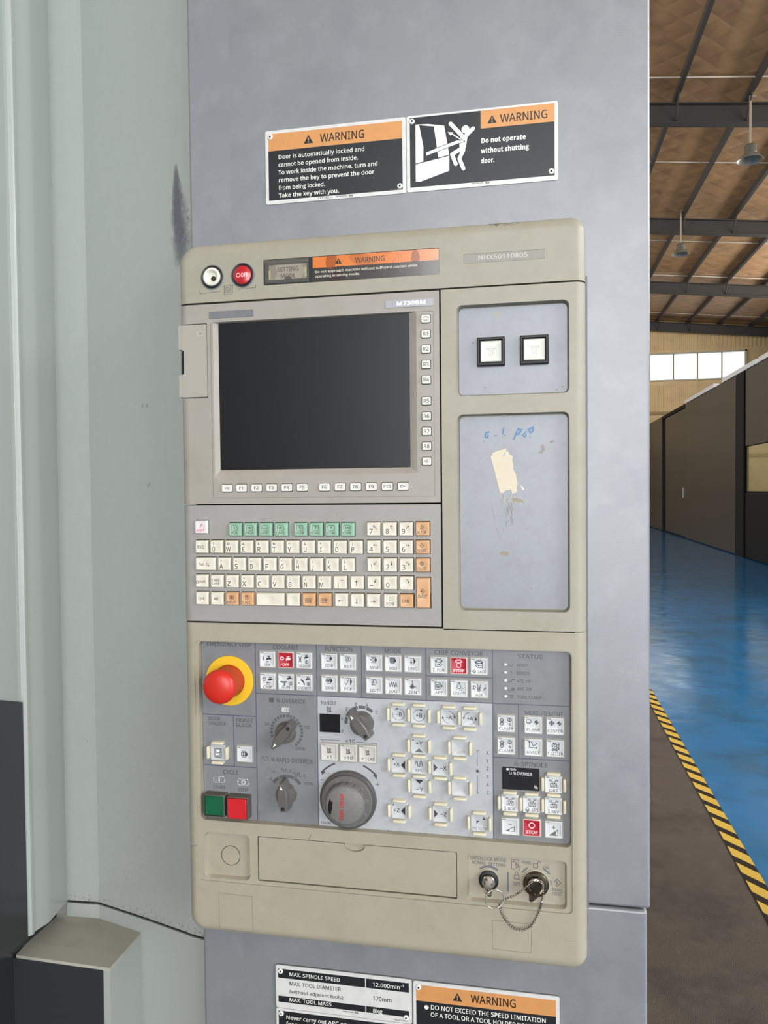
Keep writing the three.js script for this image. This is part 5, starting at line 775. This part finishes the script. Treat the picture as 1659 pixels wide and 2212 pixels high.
// hand wheel
{
  const w = P1('hand_wheel', lathe([[31.2, 36.4], [31.2, 41], [30.4, 42], [28.4, 42.2], [0, 42.2]], 72), M.darkGrey, [139.3, -358.9, 0]); w.userData.label = 'round manual pulse hand wheel';
  const [c, g] = canvas(512, 512); g.fillStyle = '#5e5e5c'; g.fillRect(0, 0, 512, 512); g.translate(256, 256);
  for (let i = 0; i < 100; i++) { const a = i * Math.PI / 50, r0 = i % 5 ? 236 : 226; line(g, [[r0 * Math.cos(a), r0 * Math.sin(a)], [250 * Math.cos(a), 250 * Math.sin(a)]], 2, 'rgba(150,150,146,.4)'); }
  for (let i = 0; i < 10; i++) { g.save(); g.rotate(i * Math.PI / 5 + 0.2); T(g, String(i * 10), 0, -206, 18, 0, 'center', 'rgba(160,160,156,.5)'); g.restore(); }
  const dial = lathe([[28.2, 41.5], [28.2, 45.2], [27.4, 46], [22, 46.2], [0, 46.2]], 72); planarUV(dial, -28.2, -28.2, 56.4, 56.4);
  part('dial', dial, std({ map: tex(c), roughness: 0.5 }), w);
  const N = 64, rib = (r, z) => [Array.from({ length: N }, (_, i) => { const k = i % 4 === 0 ? r - 0.7 : r; return [k * Math.cos(i / N * 2 * Math.PI), k * Math.sin(i / N * 2 * Math.PI)]; }), z], cir = (r, z) => [Array.from({ length: N }, (_, i) => [r * Math.cos(i / N * 2 * Math.PI), r * Math.sin(i / N * 2 * Math.PI)]), z];
  const kn = loft([rib(22.6, 46), rib(22, 53), cir(21.4, 54.6), cir(20, 56), cir(18, 56.4)], false, false, 0.35); part('grip', kn, flat('#6b6b68', 0.5), w);
  const [c2, g2] = canvas(512, 512); g2.fillStyle = '#73736f'; g2.fillRect(0, 0, 512, 512); mottle(g2, 512, 512, 120, 0.2, 7, '60,60,58');
  g2.fillStyle = '#0d0d0d'; g2.beginPath(); [[44, 190], [58, 160], [62, 196], [96, 214], [84, 262], [88, 300], [70, 350], [62, 392], [34, 380], [24, 300], [28, 240]].forEach(([x, y], i) => i ? g2.lineTo(x, y) : g2.moveTo(x, y)); g2.fill();
  g2.save(); g2.translate(222, 272); g2.rotate(Math.PI / 2 + 0.04); g2.transform(1, 0, -0.22, 1, 0, 0); T(g2, 'MORI SEKI', 0, 28, 54, 372, 'center', '#b5232b', true); g2.restore();
  const top = lathe([[19.6, 56.1], [18, 56.9], [0, 57.1]], 64); planarUV(top, -19.6, -19.6, 39.2, 39.2); part('emblem_cap', top, std({ map: tex(c2), roughness: 0.5 }), w);
}
// key switches on their own plate
{
  const k = 8, x0 = 268.4, y0 = -406.4, w = 100.8, h = 48.6, [c, g] = canvas(w * k, h * k); g.fillStyle = '#a39e8e'; g.fillRect(0, 0, w * k, h * k); mottle(g, w * k, h * k, 200, 0.2, 301, '140,130,90'); g.scale(k, k); g.translate(-x0, y0); const ink = '#55565a', t = (s, x, y, hh, ww) => T(g, s, x, y, hh, ww, 'center', ink);
  t('INTERLOCK MODE', 289.6, 413.6, 3.6, 37.6); t('NOMAL', 279.6, 418.6, 3.2, 14.6); t('SETTING', 298.6, 419, 3.2, 18); t('PANEL', 329.2, 413.8, 2.9, 10.4); t('ON', 349, 417.6, 3, 5.4); t('OFF', 319, 437.8, 3.4, 7); t('PANEL', 360.6, 440.4, 3.2, 11.4); t('/EDIT', 360, 444.6, 3.2, 10);
  const R = Math.PI / 180, arc = (cx, cy, r, a, b, lw) => { g.strokeStyle = '#6a6c74'; g.lineWidth = lw; g.beginPath(); g.arc(cx, cy, r, a * R, b * R); g.stroke(); };
  arc(290.2, 434, 14, 229, 311, 2.4); arc(338.8, 433, 17, 214, 240, 1.8); arc(338.8, 433, 17, 296, 324, 1.8); g.fillStyle = '#6a6c74'; g.fillRect(309, 424.4, 1.9, 20.6); g.fillRect(353.2, 428.8, 1.2, 5.6);
  ico(g, 'M3 2H17V18H12M3 2V22H11M6 5H9V7H6ZM13 20L11 16V8Q12 6 13 8V13L20 15V20L17 24M15 13V11M17 14V12', 318.4, 415.6, 12, 's', 1.1, ink); ico(g, 'M4 9H15V20H4ZM15 9V6Q16 2 19 2Q23 2 23 7', 339.4, 414.2, 9.4, 's', 1.4, ink); ico(g, 'M6 10H18V22H6ZM8 10V6Q8 2 12 2Q16 2 16 6V10', 319, 427.2, 9, 's', 1.5, ink);
  ico(g, 'M3 10L12 2L22 12L12 22L8 18M3 10L6 13M12 7L9 10L13 12L10 16L14 15', 360.2, 431, 9, 's', 1.8, ink);
  P1('key_switch_plate', planarUV(rrBox(0, -h, w, 0, 37, 38.4, 4.4), 0, -h, w, h), phys({ map: tex(c), roughness: 0.42, clearcoat: 0.15 }), [x0, y0, 0]);
  const s1 = P1('key_switch', lathe([[11.4, 38.3], [11.2, 39.2], [10.4, 39.5], [0, 39.5]], 40), flat('#a39e8e', 0.4), [290.2, -433.8, 0]);
  part('ring', lathe([[10.3, 39.4], [10.3, 41.4], [9.4, 42], [7.2, 42], [7, 41], [0, 41]], 40), M.black, s1); part('barrel', lathe([[7, 41], [7, 45], [6.2, 45.8], [0, 46]], 32), M.nickel, s1);
  const s2 = P1('key_switch', lathe([[14.6, 38.3], [14.4, 39.2], [13.4, 39.6], [0, 39.6]], 40), flat('#a39e8e', 0.4), [338.8, -433.2, 0]);
  part('ring', lathe([[13, 39.4], [13, 42.4], [12, 43.4], [9.6, 43.6], [9.2, 42], [0, 42]], 40), M.darkSteel, s2); part('barrel', lathe([[8.8, 42], [8.8, 46], [8.2, 47.2], [6.6, 47.6], [6, 46.4], [0, 46.4]], 32), M.chrome, s2);
}
// the two keys, their split ring and the bead chain hang in the switches
{
  const bow = (w, z0, z1, th, hole) => {                        // flat key head standing out of the switch: x across, z outwards
    const s = new THREE.Shape(); s.moveTo(-2, z0); s.lineTo(2, z0); s.lineTo(2, z0 + 3); s.lineTo(w / 2, z0 + 7); s.lineTo(w / 2, z1 - 3); s.lineTo(w / 2 - 3, z1); s.lineTo(-w / 2 + 3, z1); s.lineTo(-w / 2, z1 - 3); s.lineTo(-w / 2, z0 + 7); s.lineTo(-2, z0 + 3); s.closePath();
    const h = new THREE.Path(); h.absarc(0, z1 - 4.6, hole, 0, Math.PI * 2, true); s.holes.push(h);
    const g = new THREE.ExtrudeGeometry(s, { depth: th, bevelEnabled: true, bevelSize: 0.4, bevelThickness: 0.4, bevelSegments: 2 }); g.translate(0, 0, -th / 2); g.rotateX(Math.PI / 2); return g;   // shape y -> z
  };
  const key = (x, y, a, w, z1, mat, label) => { const g = bow(w, 44, z1, 1.8, 2.6); g.rotateZ(a); const m = mesh('key', (g.scale(MM, MM, MM), g), mat, scene, [x * MM, y * MM, 0]); return tag(m, label, 'key'); };
  key(290.2, -433.8, -0.8, 9.5, 68, M.steel, 'small steel key in the left interlock switch, holding the split ring');
  key(338.8, -433.2, 0.78, 17, 67, M.darkSteel, 'dark steel key with a broad head in the right panel switch');
  const rg = new THREE.TorusGeometry(9.6, 0.55, 10, 48); rg.scale(MM, MM, MM); rg.rotateY(0.32);
  const ring = mesh('split_ring', rg, M.nickel, scene, [0.2975, -0.4398, 0.0655]); tag(ring, 'thin wire split ring hanging from the small steel key', 'key ring');
  const pts = [[302.8, -445.0, 64], [308.0, -441.2, 61], [317.4, -438.0, 58], [325.6, -432.0, 57], [331.4, -427.0, 55.5], [336.2, -424.4, 54], [340.6, -423.7, 54], [344.2, -425.5, 54], [345.6, -430.1, 53], [345.8, -437.6, 51.5], [343.4, -450.2, 50], [339.6, -462.4, 49], [332.4, -474.0, 49], [322.7, -478.9, 49], [313.1, -475.4, 49], [305.5, -464.6, 52], [302.9, -453.7, 58]];
  const curve = new THREE.CatmullRomCurve3(pts.map(([x, y, z]) => new THREE.Vector3(x, y, z)), true, 'centripetal'), len = curve.getLength(), n = Math.round(len / 2.75), ball = new THREE.SphereGeometry(1.15, 10, 8), list = [];
  const ps = curve.getSpacedPoints(n);
  let c0 = 2; ps.forEach((p, i) => { if (i > 1 && i < n - 1 && Math.hypot(p.x - 343.2, p.y + 450.6) < Math.hypot(ps[c0].x - 343.2, ps[c0].y + 450.6)) c0 = i; });
  ps.slice(0, n).forEach((p, i) => { if (Math.abs(i - c0) > 1) { const b = ball.clone(); b.translate(p.x, p.y, p.z); list.push(b); } });
  list.push(new THREE.TubeGeometry(curve, 220, 0.4, 5, true));
  const cg = merge(list); cg.scale(MM, MM, MM); const chain = mesh('bead_chain', cg, M.steel, scene); tag(chain, 'loop of metal bead chain running through the right key and the split ring', 'chain');
  const a = ps[c0 - 1], b = ps[c0 + 1], cl = new THREE.CapsuleGeometry(1.5, a.distanceTo(b) + 1.5, 4, 10); cl.applyQuaternion(new THREE.Quaternion().setFromUnitVectors(new THREE.Vector3(0, 1, 0), b.clone().sub(a).normalize())); cl.translate((a.x + b.x) / 2, (a.y + b.y) / 2, (a.z + b.z) / 2); cl.scale(MM, MM, MM);
  mesh('clasp', cl, M.nickel, chain);
}
renderer.render(scene, camera);
